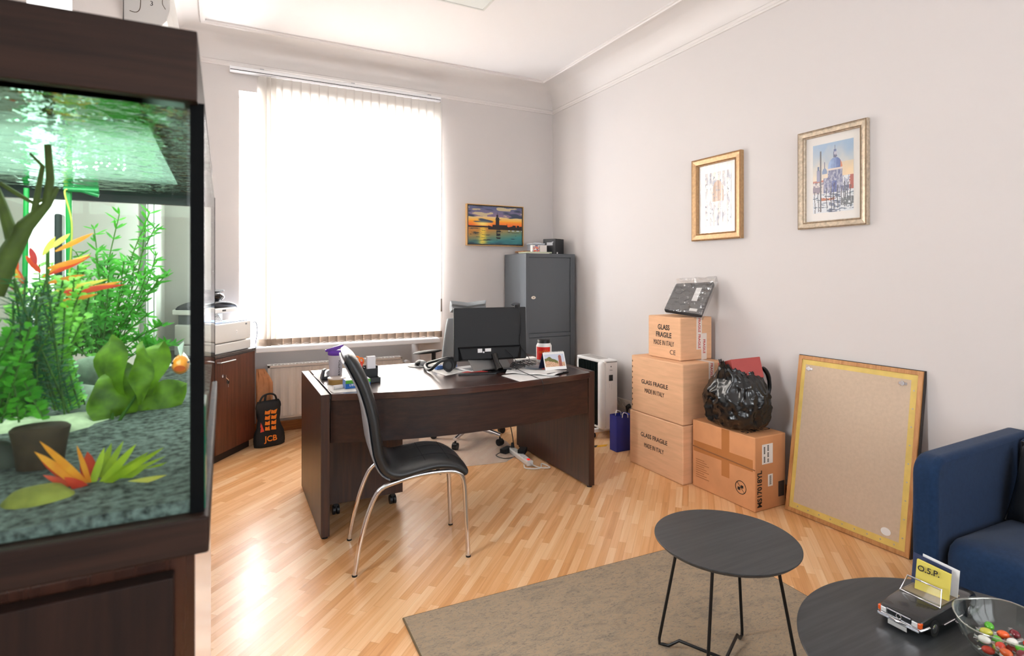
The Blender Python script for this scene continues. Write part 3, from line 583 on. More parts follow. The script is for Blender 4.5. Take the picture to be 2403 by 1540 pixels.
b = MB(OG); b.box(-.082, .006, .008, -.06, .04, .105); tag(b.build('note_block', mat('note_cream', 'dccfae', .7), loc=OG @ Vector((-.07, .02, .01))), 'cream note block standing in the organizer', 'note block')

# ================================================================ power strip under the desk
ps = thing('power_strip', 'white multi-socket power strip with red switch on the floor under the desk', 'power strip', (-1.11, -1.4, 0))
P0, P1 = Vector((-1.105, -1.20, 0)), Vector((-1.135, -1.56, 0)); PM = frame(P0, P1 - P0, (1, 0, 0)); PM = frame(P0, P1 - P0, z=(0, 0, 1)); ln = (P1 - P0).length
b = MB(PM); b.box(0, -.026, 0, ln, .026, .038); b.build('housing', white_pl, ps, bevel=.008)
for k in range(6): b = MB(PM @ TR(.035 + k * .05, 0, .0365)); b.lathe([(.0, .0), (.021, .0), (.021, .003), (.018, .0031), (.017, .001), (0, .001)], 18); b.build('socket', mat('socket_white', 'd6d4d0', .4), ps, smooth=30)
MB(PM).box(ln - .045, -.01, .038, ln - .02, .01, .043).build('switch', mat('switch_red', 'e01818', .3, emit='ff2010', es=.6), ps, bevel=.002)
b = MB(); b.tube(smoothp([(-1.135, -1.56, .02), (-1.10, -1.63, .008), (-1.03, -1.66, .006), (-1.04, -1.56, .006), (-1.10, -1.64, .006), (-1.19, -1.60, .006), (-1.17, -1.53, .006)], 5), .0045, 6); b.build('cable', white_pl, ps, smooth=1)
for i, (px, py, nm, lab) in enumerate(((1188, 1056, 'power_adapter', 'black power adapter lying left of the power strip'), (1226, 1058, 'power_adapter', 'black power adapter plugged into the power strip beside the desk side panel'))):
    c_ = at(px, py, z=.045 if i else .02); o_ = thing(nm, lab, 'power adapter', c_)
    b = MB(TR(c_.x, c_.y, c_.z, R(30 + 20 * i))); b.box(-.05, -.028, -.018, .05, .028, .018); b.build('brick', black_pl, o_, bevel=.005)
    b = MB(); b.tube(smoothp([tuple(c_ + Vector((-.05, -.03, 0))), tuple(c_ + Vector((-.11, -.05, -.012))), tuple(c_ + Vector((-.08, -.14, -.014))), tuple(c_ + Vector((.03, -.12, -.013))), tuple(c_ + Vector((.03, -.03, 0)))] if i == 0 else [tuple(c_ + Vector((.05, .02, 0))), tuple(c_ + Vector((.06, .06, -.01))), tuple(c_ + Vector((.06, .1, -.04)))], 5), .003, 6); b.build('cable', black_pl, o_, smooth=1)
b = MB(); b.tube(smoothp([(-1.10, -1.22, .05), (-1.09, -1.20, .10), (-1.08, -1.12, .22), (-1.04, -.98, .30), (-1.02, -.9, .5)], 5), .004, 6); b.cyl((-1.105, -1.225, .038), (-1.10, -1.215, .075), .016, .01, 10); tag(b.build('extension_lead', black_pl, loc=(-1.1, -1.2, .04), smooth=1), 'black cord rising from the far end of the power strip', 'cord')

# ================================================================ TALL SAFE CABINET
sf = thing('metal_cabinet', 'tall dark grey two-door metal safe cabinet in the room corner', 'metal cabinet', (-.3, -.25, 0))
sg = mat('safe_grey', '5c6064', .5, bump=.35, bscale=500, spec=.4)
b = MB(); x0, x1, y0, y1, zt = -.58, -.035, -.475, -.03, 1.577
b.box(x0, y0 + .02, 0, x1, y1, zt); 
b.M = XZ; b.ring([[(x0 + dl * q, .05 * q, z), (x1 - .05 * q, .05 * q, z), (x1 - .05 * q, zt - .035 * q, z), (x0 + dl * q, zt - .035 * q, z)] for dl in (.035,) for q, z in ((0, y0 + .0199), (0, y0), (1, y0), (1, y0 + .0199))], closed=True); b.M = Matrix.Identity(4)
b.box(x0 + .036, y0 + .001, .785, x1 - .051, y0 + .0195, .82)
b.build('body', sg, sf, bevel=.002)
for z0, z1 in ((.052, .78), (.825, zt - .037)): MB().box(x0 + .037, y0 + .008, z0, x1 - .052, y0 + .018, z1).build('door', sg, sf, bevel=.002)
b = MB(frame((-.495, y0 + .008, 1.16), (1, 0, 0), (0, 0, 1))); b.lathe([(0, 0), (.024, 0), (.022, .003), (0, .004)], 24, sx=1, sy=.62); e_ = b.build('lock_plate', mat('lock_cream', 'e6dccb', .3, .3), sf, smooth=50)
MB().box(-.502, y0 + .0035, 1.157, -.488, y0 + .0042, 1.163).build('keyhole', ink, e_)
zt0 = zt
def onsafe(px, y): q = at(px, 600, y=y); return q.x
b = MB(TR(-.155, -.27, zt0, R(25))); b.box(-.075, -.075, 0, .075, .075, .155); sk = thing('loudspeaker', 'black cube speaker box on top of the metal cabinet', 'speaker', (-.155, -.27, zt0)); b.build('cabinet', mat('speaker_black', '26282b', .5, bump=.3), sk, bevel=.004)
b = MB(TR(-.155, -.27, zt0, R(25))); b.box(-.0755, -.04, .09, -.075, .03, .12); b.box(-.0755, -.05, .12, -.075, -.03, .125); b.build('silver_print', mat('print_silver', 'b4b6ba', .5), sk)
b = MB(TR(-.155, -.27, zt0, R(25))); b.box(-.055, -.0758, .004, -.035, -.075, .022); b.build('sticker', white_pl, sk)
pb = thing('plastic_container', 'clear lidded plastic box behind the photo card on the metal cabinet', 'container', (-.32, -.2, zt0))
b = MB(); b.box(-.38, -.25, zt0 + .022, -.24, -.13, zt0 + .10); b.build('tub', mat('frosty', 'b6bcc4', .35, alpha=.7), pb, bevel=.006)
b = MB(); b.box(-.385, -.255, zt0 + .10, -.235, -.125, zt0 + .112); b.ball((-.30, -.19, zt0 + .112), .05, .04, .012, 14, 6); b.build('lid', mat('frosty2', 'c9cdd3', .3), pb, bevel=.003)
def photo(u, v):
    n_ = noise.noise(Vector((u * 5, v * 5, 2))); 
    if u > .1 and v < .75 and n_ > .05: return (.85, .35, .2)
    if n_ < -.25: return (.2, .2, .5)
    return (.93, .9, .86)
pc = thing('picture_cube', 'white photo card with a colourful picture on the books on the cabinet', 'photo card', (-.40, -.3, zt0))
b = MB(); b.box(-.425, -.32, zt0 + .024, -.345, -.28, zt0 + .088); b.build('card', paper, pc, bevel=.001); paint('picture', frame((-.424, -.3206, zt0 + .025), (1, 0, 0), (0, 0, 1)), .078, .062, 24, 18, photo, vcol_mat('printed_card'), pc)
b = MB(); b.box(-.34, -.32, zt0 + .024, -.262, -.26, zt0 + .09); tag(b.build('white_carton', mat('carton_cream', 'e8dfd8', .5), loc=(-.3, -.3, zt0), bevel=.001), 'small white carton beside the photo card on the metal cabinet', 'carton')
for i, (a, c_, h0, h1, lab) in enumerate((((-.50, -.33, -.35, -.14), 'e5e0d4', 0, .010, 'pale book lying lowest on top of the metal cabinet'), ((-.49, -.31, -.26, -.15), 'cfd4b8', .010, .023, 'greenish white booklet under the photo card on the metal cabinet'), ((-.48, -.22, -.36, -.06), 'b07a4c', .023, .034, 'brown booklet behind the photo card on the metal cabinet'))):
    b = MB(); b.box(a[0] + .03 * (i == 0) - .0, a[1] - .02, zt0 + h0, a[2] + .1, a[3], zt0 + h1); tag(b.build('booklet', mat('booklet%d' % i, c_, .6), loc=(a[0], a[1], zt0 + h0), bevel=.001), lab, 'book')

# ================================================================ CORNER CABINET + PRINTER (left)
kc = thing('corner_cabinet', 'low reddish brown cabinet with key in the lock under the printer', 'cabinet', (-3.15, -.3, 0))
E1 = Vector((.5768, .8169, 0)); NO = Vector((.8169, -.5768, 0)); K0 = Vector((-3.152, -.515, 0)); KW = .496
poly_ = [(K0.x, K0.y), (K0.x + E1.x * KW, K0.y + E1.y * KW), (-2.885, -.03), (-3.47, -.03), (-3.47, -.515)]
def shr(s): return [(p[0] * 1, p[1]) for p in [(K0.x - NO.x * s, K0.y - NO.y * s), (K0.x + E1.x * KW - NO.x * s - E1.x * s, K0.y + E1.y * KW - NO.y * s - E1.y * s), (-2.885 - s, -.03), (-3.47, -.03), (-3.47, -.515 + s)]]
b = MB(); b.prism(shr(.02), .06, .765); b.build('carcass', walnut, kc, bevel=.001)
b = MB(); b.prism(shr(.035), 0, .06); b.build('plinth', mat('plinth_dark', '2e2521', .5), kc)
b = MB(); b.prism([(K0.x - .0, K0.y), (K0.x + E1.x * KW + .012, K0.y + E1.y * KW + .004), (-2.865, -.03), (-3.47, -.03), (-3.47, -.53)], .767, .79); b.build('worktop', wood('cabinet_top', '3c3430', '544a44', .35, 0), kc, bevel=.001)
KM = frame(K0, E1, z=NO); KM = Matrix.Translation(K0) @ Matrix(((E1.x, 0, NO.x, 0), (E1.y, 0, NO.y, 0), (0, 1, 0, 0), (0, 0, 0, 1)))  # x along front, y up, z out
b = MB(KM); b.box(.012, .065, -.019, KW - .006, .762, -.001); dr = b.build('door', walnut, kc, bevel=.001)
b = MB(KM); b.tube([(.03, .735, 0), (.03, .735, .028), (.20, .735, .028), (.20, .735, 0)], .0055, 8); b.build('handle', steel, dr, smooth=1)
b = MB(KM @ TR(.085, .63, 0)); b.lathe([(0, 0), (.012, 0), (.011, .006), (0, .007)], 18); b.build('lock', chrome, dr, smooth=50)
ky = thing('key_bunch', 'key with black fob hanging in the lock of the brown cabinet', 'key', KM @ Vector((.085, .63, .01)))
b = MB(KM); b.box(.083, .615, .006, .087, .64, .03); b.tube([(.085, .62, .03), (.11, .60, .03), (.115, .585, .028)], .003, 6); b.box(.112, .545, .022, .118, .575, .028); b.build('blade', chrome, ky); b = MB(KM); b.ball((.115, .585, .026), .016, .02, .006, 12, 8); b.build('fob', black_pl, ky, smooth=1)
pr = thing('printer', 'white multifunction laser printer on the brown corner cabinet', 'printer', K0 + E1 * .2 - NO * .15 + UP * .79)
prm = mat('printer_white', 'dcdad6', .4); PX0, PX1 = -.03, .455
b = MB(KM); b.box(PX0, .792, -.30, PX1, .865, -.012); b.build('paper_tray', prm, pr, bevel=.008)
b = MB(KM); b.box(PX0, .869, -.30, PX1, 1.015, -.012); bd_ = b.build('body', prm, pr, bevel=.012, bseg=3)
b = MB(KM @ TR(.27, .94, -.0115)); b.lathe([(0, 0), (.014, 0), (.013, .001), (0, .0012)], 20); lg = b.build('badge', white_pl, bd_)
text('hp', KM @ TR(.27, .94, -.0100), .014, mat('hp_grey', 'a8a8ac', .5), lg)
b = MB(KM); b.box(.38, .985, -.0118, .40, .997, -.0105); b.build('power_button', grey_pl, bd_)
b = MB(KM); b.box(PX0 + .02, 1.015, -.28, PX1 - .13, 1.085, -.17); b.build('neck', mat('printer_grey', '73757a', .5), pr)
b = MB(KM); b.box(PX0, 1.016, -.16, PX1 - .02, 1.019, -.02); b.build('output_tray', mat('tray_blue', '9fb3d2', .4), pr)
b = MB(KM); b.box(PX0 - .02, 1.085, -.30, .345, 1.125, -.06); sc_ = b.build('scanner', prm, pr, bevel=.008)
MB(KM).box(.17, 1.10, -.06, .21, 1.112, -.0585).build('latch', ink, sc_)
b = MB(KM @ TR(.11, 1.018, -.05, 0, R(-35))); b.box(-.055, 0, -.004, .045, .085, .008); cl = thing('desk_calculator', 'small white calculator leaning on the printer output tray', 'calculator', KM @ Vector((.11, 1.02, -.05))); b.build('case', white_pl, cl, bevel=.003)
b = MB(KM @ TR(.11, 1.018, -.05, 0, R(-35)))
for i in range(5):
    for j in range(4): b.box(-.045 + i * .018, .01 + j * .013, .008, -.032 + i * .018, .018 + j * .013, .0095)
b.build('key_pad', grey_pl, cl)
tr2 = thing('curved_black_tray', 'curved black tray with upswept ends lying on the printer', 'tray', KM @ Vector((.15, 1.13, -.18)))
b = MB(KM); b.grid(lambda u, v: (-.05 + u * .42, 1.135 + .045 * math.sin(math.pi * u) ** .6 - .01, -.27 + v * .20), 20, 2); b.build('tray', mat('tray_black', '2e3038', .35), tr2, solid=.012, smooth=60)
bg_ = thing('black_pouch', 'glossy black zipped pouch on top of the printer', 'pouch', KM @ Vector((.12, 1.18, -.18)))
b = MB(KM); b.ball((.17, 1.215, -.14), .085, .042, .075, 20, 12, fn=lambda p: (p[0] + .004 * noise.noise(Vector(p) * 30), p[1] + .008 * noise.noise(Vector(p) * 25 + Vector((3, 0, 0))), p[2])); b.build('bag', mat('pouch_black', '1c1b1e', .25, coat=.3), bg_, smooth=60)
b = MB(KM); b.box(.085, 1.247, -.19, .25, 1.262, -.10); b.build('flap', black_pl, bg_, bevel=.005)
b = MB(KM); b.tube(smoothp([(.15, 1.235, -.068), (.185, 1.21, -.060), (.17, 1.19, -.066)], 4), .006, 6); b.build('buckle', steel, bg_)
cbp = at(597, 760, y=-.25)
b = MB(); b.tube(smoothp([tuple(at(594, 758, y=-.14)), tuple(at(600, 756, y=-.12)), tuple(at(604, 775, y=-.1)), tuple(at(600, 805, y=-.1)), tuple(at(601, 818, y=-.1))], 5), .003, 6); tag(b.build('printer_cable', mat('cable_blue', '4c4f66', .5), loc=cbp), 'thin dark cable hanging behind the right side of the printer', 'cable')

# bags between cabinet and radiator
dbp = Vector((-2.765, -.16, 0))
db = thing('drawstring_bag', 'black drawstring bag with orange print standing by the brown cabinet', 'bag', dbp)
def bagf(u, v, s):
    w = .115 - .038 * v + .01 * math.sin(v * 9); dep = .05 * (1 - v) ** .6 * (1 - abs(2 * u - 1) ** 3) + .004
    return (dbp.x + (u - .5) * 2 * w + .012 * noise.noise(Vector((u * 3, v * 5, s))) - .01 * v, dbp.y + s * dep + (u - .5) * .06, v * .36 + .002)
blk = mat('bag_black', '202122', .6, var=.3, vscale=10)
b = MB(); b.grid(lambda u, v: bagf(u, v, -1), 12, 14); b.grid(lambda u, v: bagf(u, v, 1), 12, 14); bb = b.build('pouch', blk, db, smooth=60, solid=.002)
b = MB(); b.tube(smoothp([tuple(Vector(bagf(.1, .97, -1))), (dbp.x - .05, dbp.y - .01, .40), (dbp.x + .0, dbp.y, .415), (dbp.x + .04, dbp.y, .40), tuple(Vector(bagf(.9, .97, -1)))], 4), .008, 6); b.tube([(dbp.x - .035, dbp.y, .36), (dbp.x - .03, dbp.y, .405)], .01, 5); b.build('strap', blk, db)
DB = frame((dbp.x + .01, dbp.y - .062, .17), (1, .25, 0), (.06, .07, 1))
orange = mat('print_orange', 'f08428', .5); red_ = mat('print_red', 'e2483a', .5)
b = MB(DB)
for i in range(4):
    for j in range(2): b.poly([(-.05 + j * .048, -.03 + i * .042, 0), (-.012 + j * .048, -.034 + i * .042, 0), (-.016 + j * .05 + .005 * i, .003 + i * .042, 0), (-.03 + j * .05, -.008 + i * .042, 0), (-.046 + j * .048, .0 + i * .042, 0)])
b.build('pattern', orange, bb, solid=.001)
b = MB(DB); b.poly([(-.085, -.04, 0), (-.055, -.035, 0), (-.075, .03, 0)]); b.poly([(-.085, -.0, 0), (-.075, .0, 0), (-.08, .04, 0)]); b.build('pattern', red_, bb, solid=.001)
text('JCB', DB @ frame((-.005, -.10, -.0), (1, 0, 0), (.25, 1, 0)), .062, orange, bb, ext=.001, off=.0012)
ob = thing('paper_bag', 'orange-brown paper bag behind the black drawstring bag', 'paper bag', (-2.83, -.04, 0))
b = MB(); pbm = mat('kraft_orange', 'c98a5c', .6, var=.15, vscale=20)
b.grid(lambda u, v: (-2.858 + u * (.125 - .06 * max(0, v - .82) / .18) + .01 * noise.noise(Vector((u * 4, v * 6, 2))), -.085 + .03 * v + .02 * noise.noise(Vector((u * 5, v * 9, 7))), .002 + v * .60), 8, 16); b.grid(lambda u, v: (-2.858 + u * (.125 - .06 * max(0, v - .82) / .18), -.025 - .01 * v, .002 + v * .60), 4, 8)
b.build('sack', pbm, ob, smooth=40, solid=.002)

# ================================================================ OIL HEATER, BLUE BAG, SOCKET, TAPE
ht = thing('electric_heater', 'white portable electric heater with dark fins by the right wall', 'heater', (-.2, -1.05, 0))
hx0, hx1, hy0, hy1 = -.30, -.13, -1.27, -.86
b = MB(); b.box(hx0 + .045, hy0, .075, hx1, hy0 + .05, .655); b.box(hx0 + .03, hy1 - .03, .075, hx1, hy1, .655); b.box(hx0 + .03, hy0, .63, hx1, hy1, .658); b.box(hx0 + .03, hy0, .075, hx1, hy1, .095); b.build('casing', white_pl, ht, bevel=.012, bseg=3)
b = MB(); b.box(hx0, hy0, .08, hx0 + .055, hy0 + .065, .65); b.build('front_column', white_pl, ht, bevel=.024, bseg=4, smooth=60)
b = MB(); b.box(hx0 + .055, hy0 + .05, .095, hx1 - .02, hy1 - .03, .63)
for k in range(13): b.box(hx0 + .02, hy0 + .07 + k * .024, .1, hx0 + .06, hy0 + .076 + k * .024, .625)
b.build('fin_stack', mat('fin_dark', '16211f', .35), ht)
b = MB(); b.box(hx1 - .13, hy0 + .09, .6585, hx1 - .03, hy1 - .06, .661); b.build('top_grille', mat('grille_grey', 'b5b0ac', .5), ht)
EM = frame((hx0 + .10, hy0 - .0012, .37), (1, 0, 0), (0, 0, 1))
b = MB(EM); b.box(-.022, .115, 0, .018, .165, .002); b.build('display', black_gl, ht, bevel=.002)
b = MB(EM @ TR(0, .235, 0)); b.lathe([(0, 0), (.006, 0), (.005, .002), (0, .002)], 14); b.build('power_button', grey_pl, ht)
text('Midea', EM @ TR(0, .205, 0.0006), .013, mat('logo_grey', '55565a', .5), ht)
b = MB(EM)
for i in range(2):
    for j in range(3):
        if (i, j) == (0, 2): continue
        for a in ((-.016 + i * .02, .09 - j * .018, -.004 + i * .02, .0905 - j * .018), (-.016 + i * .02, .078 - j * .018, -.0155 + i * .02, .09 - j * .018)): b.box(a[0], a[1], 0, a[2], a[3], .0008)
b.build('touch_keys', mat('logo_pale', 'a6a4a2', .5), ht)
for y in (hy0 + .09, hy1 - .08): MB().box(hx0 - .03, y - .02, .045, hx1 + .03, y + .02, .075).build('foot', white_pl, ht, bevel=.005)
for x, y in ((hx0 - .015, hy0 + .09), (hx1 + .01, hy0 + .09), (hx0 - .015, hy1 - .08), (hx1 + .01, hy1 - .08)):
    b = MB(); b.cyl((x - .01, y, .022), (x + .01, y, .022), .022, n=14); b.box(x - .004, y - .004, .02, x + .004, y + .004, .05); b.build('caster', black_pl, ht, smooth=1)
gb = thing('gift_bag', 'blue paper gift bag with white cord handles beside the box stack', 'gift bag', (-.28, -1.53, 0))
blue = mat('bag_blue', '2c3590', .45); gx0, gx1, gy0, gy1, gh = -.385, -.235, -1.588, -1.50, .278
b = MB(); b.box(gx0, gy0, 0, gx1, gy1, .002); b.box(gx0, gy0, 0, gx0 + .0015, gy1, gh); b.box(gx1 - .0015, gy0, 0, gx1, gy1, gh); b.box(gx0, gy0, 0, gx1, gy0 + .0015, gh); b.box(gx0, gy1 - .0015, 0, gx1, gy1, gh); b.build('paper_body', blue, gb)
for y in (gy0 - .003, gy1 - .006):
    b = MB(); b.tube(smoothp([(gx0 + .05, y, gh - .015), (gx0 + .055, y, gh + .01), (gx0 + .075, y + .012, gh + .018), (gx0 + .10, y, gh + .008), (gx0 + .105, y, gh - .02)], 4), .0035, 6); b.build('cord_handle', white_pl, gb, smooth=1)
so = thing('wall_socket', 'three-gang white wall socket low on the right wall', 'wall socket', (0, -1.2, .26))
b = MB(); b.box(-.012, -1.325, .215, 0, -1.095, .298); b.build('plate', mat('socket_cream', 'e4d9cc', .4), so, bevel=.003)
for y in (-1.135, -1.21, -1.285): b = MB(frame((-.0125, y, .257), (0, 1, 0), z=(-1, 0, 0))); b.lathe([(.026, 0), (.026, .003), (.021, .003), (.018, -.006), (0, -.006)], 22); b.build('outlet', mat('socket_cream'), so, smooth=30)
b = MB(); b.tube([(-.015, -1.285, .257), (-.04, -1.285, .25), (-.045, -1.288, .22), (-.04, -1.29, .15), (-.06, -1.30, .03), (-.10, -1.33, .01)], [.02, .018, .008, .004, .004, .004], 10); tag(b.build('power_plug', black_pl, loc=(-.02, -1.285, .25), smooth=60), 'black plug with cord in the wall socket beside the boxes', 'plug')
b = MB(); ta, tb = Vector((-.62, -1.355, 0)), Vector((-.36, -1.405, 0)); d_ = (tb - ta); nrm = Vector((-d_.y, d_.x, 0)).normalized() * .022
for k in range(3):
    b.mi = k % 2; p, q = ta + d_ * (k / 3), ta + d_ * ((k + 1) / 3); sk_ = d_.normalized() * .035
    b.add([tuple(p - nrm + UP * .001), tuple(q - nrm + UP * .001), tuple(q + nrm + sk_ + UP * .001), tuple(p + nrm + (sk_ if k else Vector((0, 0, 0))) + UP * .001)], [(0, 1, 2, 3)])
tag(b.build('floor_tape', [mat('tape_yellow', 'e8a81c', .4), black_pl], loc=ta, solid=.0006), 'yellow and black striped tape stuck on the floor by the heater', 'tape')

# ================================================================ BOXES
tape_m = mat('tape_white', 'e6d8cc', .3, coat=.3); red_ink = mat('red_ink', 'c0392f', .5); brown_tape = mat('tape_brown', 'b87a48', .22, coat=.4)
def carton(name, label, x0, y0, x1, y1, z0, z1, group, mt=card, rz=0):
    t = thing(name, label, 'cardboard box', ((x0 + x1) / 2, (y0 + y1) / 2, z0), group)
    M_ = TR((x0 + x1) / 2, (y0 + y1) / 2, 0, rz) @ TR(-(x0 + x1) / 2, -(y0 + y1) / 2, 0)
    b = MB(M_); b.box(x0, y0, z0 + .001, x1, y1, z1); b.build('carton', mt, t, bevel=.006, bseg=2); return t, M_
def tape_front(t, M_, xc, yf, z0, z1, yd, wd=.05, s=.028, word='FRAGILE'):
    b = MB(M_); b.box(xc - wd / 2, yf - .0008, z0, xc + wd / 2, yf, z1); tp = b.build('fragile_tape', tape_m, t)
    n_ = max(1, int((z1 - z0) / .11))
    for k in range(n_): text(word, M_ @ frame((xc, yf - .0012, z1 - (k + .5) * (z1 - z0) / n_), (0, 0, -1), (1, 0, 0)), s * 1.05, red_ink, tp, sx=.9, off=.0006)
    b = MB(M_); b.box(xc - wd / 2, yf, z1 , xc + wd / 2, yf + yd, z1 + .0008); b.build('fragile_tape', tape_m, t)
    return tp
G = 'brown cartons stacked by the right wall'
t1, M1 = carton('cardboard_box', 'brown glass carton on the floor, lowest of the stack of three', -.43, -2.34, -.06, -1.80, 0, .385, G)
LF = lambda x, y, z: frame((x - .0012, y, z), (0, -1, 0), (0, 0, 1))
text('GLASS FRAGILE', LF(-.43, -2.06, .235), .042, ink, t1, sx=.95, off=.0005); text('MADE IN ITALY', LF(-.43, -2.06, .165), .044, ink, t1, sx=.66)
t2, M2 = carton('cardboard_box', 'brown glass carton in the middle of the stack of three', -.425, -2.335, -.055, -1.815, .387, .788, G)
text('GLASS FRAGILE', LF(-.425, -2.06, .612), .042, ink, t2, sx=.95, off=.0005); text('MADE IN ITALY', LF(-.425, -2.06, .552), .044, ink, t2, sx=.66)
tape_front(t2, M2, -.17, -2.335, .45, .788, .14)
b = MB(); 
for k in range(9): b.box(-.4262, -1.83, .42 + k * .04, -.4248, -1.822, .432 + k * .04)
b.build('staple', mat('staple', '8a6a4c', .4, .6), t2)
t3, M3 = carton('cardboard_box', 'small brown carton on top of the stack of three', -.34, -2.225, -.05, -1.90, .789, 1.083, G)
text('GLASS', LF(-.34, -2.06, 1.005), .050, ink, t3, sx=.85, off=.0010); text('FRAGILE', LF(-.34, -2.06, .952), .050, ink, t3, sx=.85, off=.0010); text('MADE IN ITALY', LF(-.34, -2.06, .895), .050, ink, t3, sx=.6); text('CE', LF(-.34, -2.15, .838), .045, ink, t3, sx=1.1)
tape_front(t3, M3, -.17, -2.225, .86, 1.083, .05); tape_front(t3, M3, -.125, -2.2256, .789, .97, .0)
card4 = mat('cardboard_worn', 'd2976a', .7, spec=.2, var=.12, vscale=5)
t4, M4 = carton('cardboard_box', 'worn brown carton with a taped seam under the black bin bag', -.365, -2.845, -.10, -2.36, 0, .432, None, card4)
b = MB(M4); b.box(-.3657, -2.83, .232, -.365, -2.37, .300); b.build('packing_tape', brown_tape, t4); b = MB(M4); b.box(-.3656, -2.66, .14, -.365, -2.60, .43); b.build('packing_tape', brown_tape, t4)
b = MB(M4); b.tube([(-.366, -2.362, .262), (-.368, -2.6, .255), (-.366, -2.845, .245)], .0035, 5); b.build('flap_seam', card_edge, t4)
text('MS17018YL', M4 @ frame((-.325, -2.8462, .13), (0, 0, 1), (-1, 0, 0)), .052, ink, t4, off=.0014, sx=.85)
b = MB(M4); b.box(-.305, -2.8465, .27, -.215, -2.845, .385); st_ = b.build('shipping_label', paper, t4)
b = MB(M4)
for k in range(14):
    for xx in (-.293, -.262): 
        if rr.random() < .8: b.box(xx, -2.8472, .28 + k * .0072, xx + .012, -2.8466, .2845 + k * .0072)
b.build('print_line', ink, st_)
b = MB(M4); b.box(-.255, -2.8465, .135, -.215, -2.845, .205); s2_ = b.build('small_label', paper, t4); b = MB(M4)
for k in range(12): b.box(-.245, -2.8472, .145 + k * .0045, -.228, -2.8466, .147 + k * .0045)
b.build('print_line', ink, s2_)
b = MB(M4); b.box(-.165, -2.8462, .06, -.115, -2.845, .15); b.build('dark_mark', mat('mark_dark', '4a3c34', .6), t4)
cm_ = M4 @ frame((-.3662, -2.745, .115), (0, -1, 0), (0, 0, 1)); b = MB(cm_)
b.tube([(.038 * math.cos(R(t)), .038 * math.sin(R(t)), 0) for t in range(0, 360, 15)], .0022, 4, closed=True); b.tube([(-.027, .027, 0), (.027, -.027, 0)], .0016, 4); b.box(-.022, -.018, -.0004, -.004, .0, .0004); b.box(.0, -.002, -.0004, .018, .014, .0004); b.build('handling_mark', ink, t4)
text('CH MTG', M4 @ frame((-.22, -2.73, .4332), (1, 0, 0), (0, 1, 0)) @ TR(0, 0, 0, R(180)), .06, ink, t4, off=.001)
b = MB(M4); b.box(-.36, -2.47, .002, -.3655, -2.40, .2); 
pm = MB(M4 @ frame((-.3656, -2.44, .12), (0, -1, 0), (0, 0, 1)))
for k in range(9): pm.box(-.05, -.05 + k * .014, 0, .06 - .02 * (k % 3), -.046 + k * .014, .0004)
pm.build('faint_print', mat('faint_print', 'a1683c', .7), t4)
# wrapped device on the top box
wr = thing('wrapped_device', 'dark grey flat device in clear plastic wrap on the topmost box', 'wrapped device', (-.2, -2.1, 1.085))
B0_, B1_ = at(1557, 726, x=-.33), at(1645, 739, x=-.22); T1_, T0_ = at(1676, 660, x=-.06), at(1586, 664, x=-.16)
B0_.z = max(B0_.z, 1.10); B1_.z = max(B1_.z, 1.098)
fn_ = (B1_ - B0_).cross(T0_ - B0_).normalized(); fn_ = fn_ if fn_.x > 0 else -fn_
b = MB(); b.hexa([tuple(p) for p in (B0_, B1_, T1_, T0_)], [tuple(p + fn_ * .04) for p in (B0_, B1_, T1_, T0_)]); dv = b.build('device', mat('device_grey', '36393d', .45), wr, bevel=.012, bseg=3)
b = MB(); f1 = -fn_ * .0008; q_ = lambda u, v: (B0_.lerp(B1_, u)).lerp(T0_.lerp(T1_, u), v)
b.hexa([tuple(q_(u, v)) for u, v in ((.62, .38), (.76, .38), (.76, .80), (.62, .80))], [tuple(q_(u, v) + f1) for u, v in ((.62, .38), (.76, .38), (.76, .80), (.62, .80))]); b.hexa([tuple(q_(u, v)) for u, v in ((.66, .07), (.86, .07), (.86, .15), (.66, .15))], [tuple(q_(u, v) + f1) for u, v in ((.66, .07), (.86, .07), (.86, .15), (.66, .15))]); b.build('sticker', paper, dv)
b = MB(); wf = lambda u, v: tuple(q_(-.03 + u * 1.06, -.02 + v * 1.14) - fn_ * (.010 + .013 * noise.noise(Vector((u * 5 + v * 6, v * 9 - u * 3, 3))) + .005 * noise.noise(Vector((u * 17, v * 15, 6)))))
b.grid(wf, 48, 38); wf2 = lambda u, v: tuple(q_(-.03 + u * 1.06, -.02 + v * 1.14) + fn_ * (.046 + .006 * noise.noise(Vector((u * 6, v * 6, 9))))); b.grid(wf2, 10, 8)
b.grid(lambda u, v: tuple(Vector(wf(1, u)).lerp(Vector(wf2(1, u)), v)), 20, 3); b.grid(lambda u, v: tuple(Vector(wf(u, 1)).lerp(Vector(wf2(u, 1)), v)), 20, 3)
b.build('plastic_wrap', mixmat('wrap_film', (.95, .95, .95), fac=.20, rough=.10, bump=1, bscale=30), wr, smooth=60)
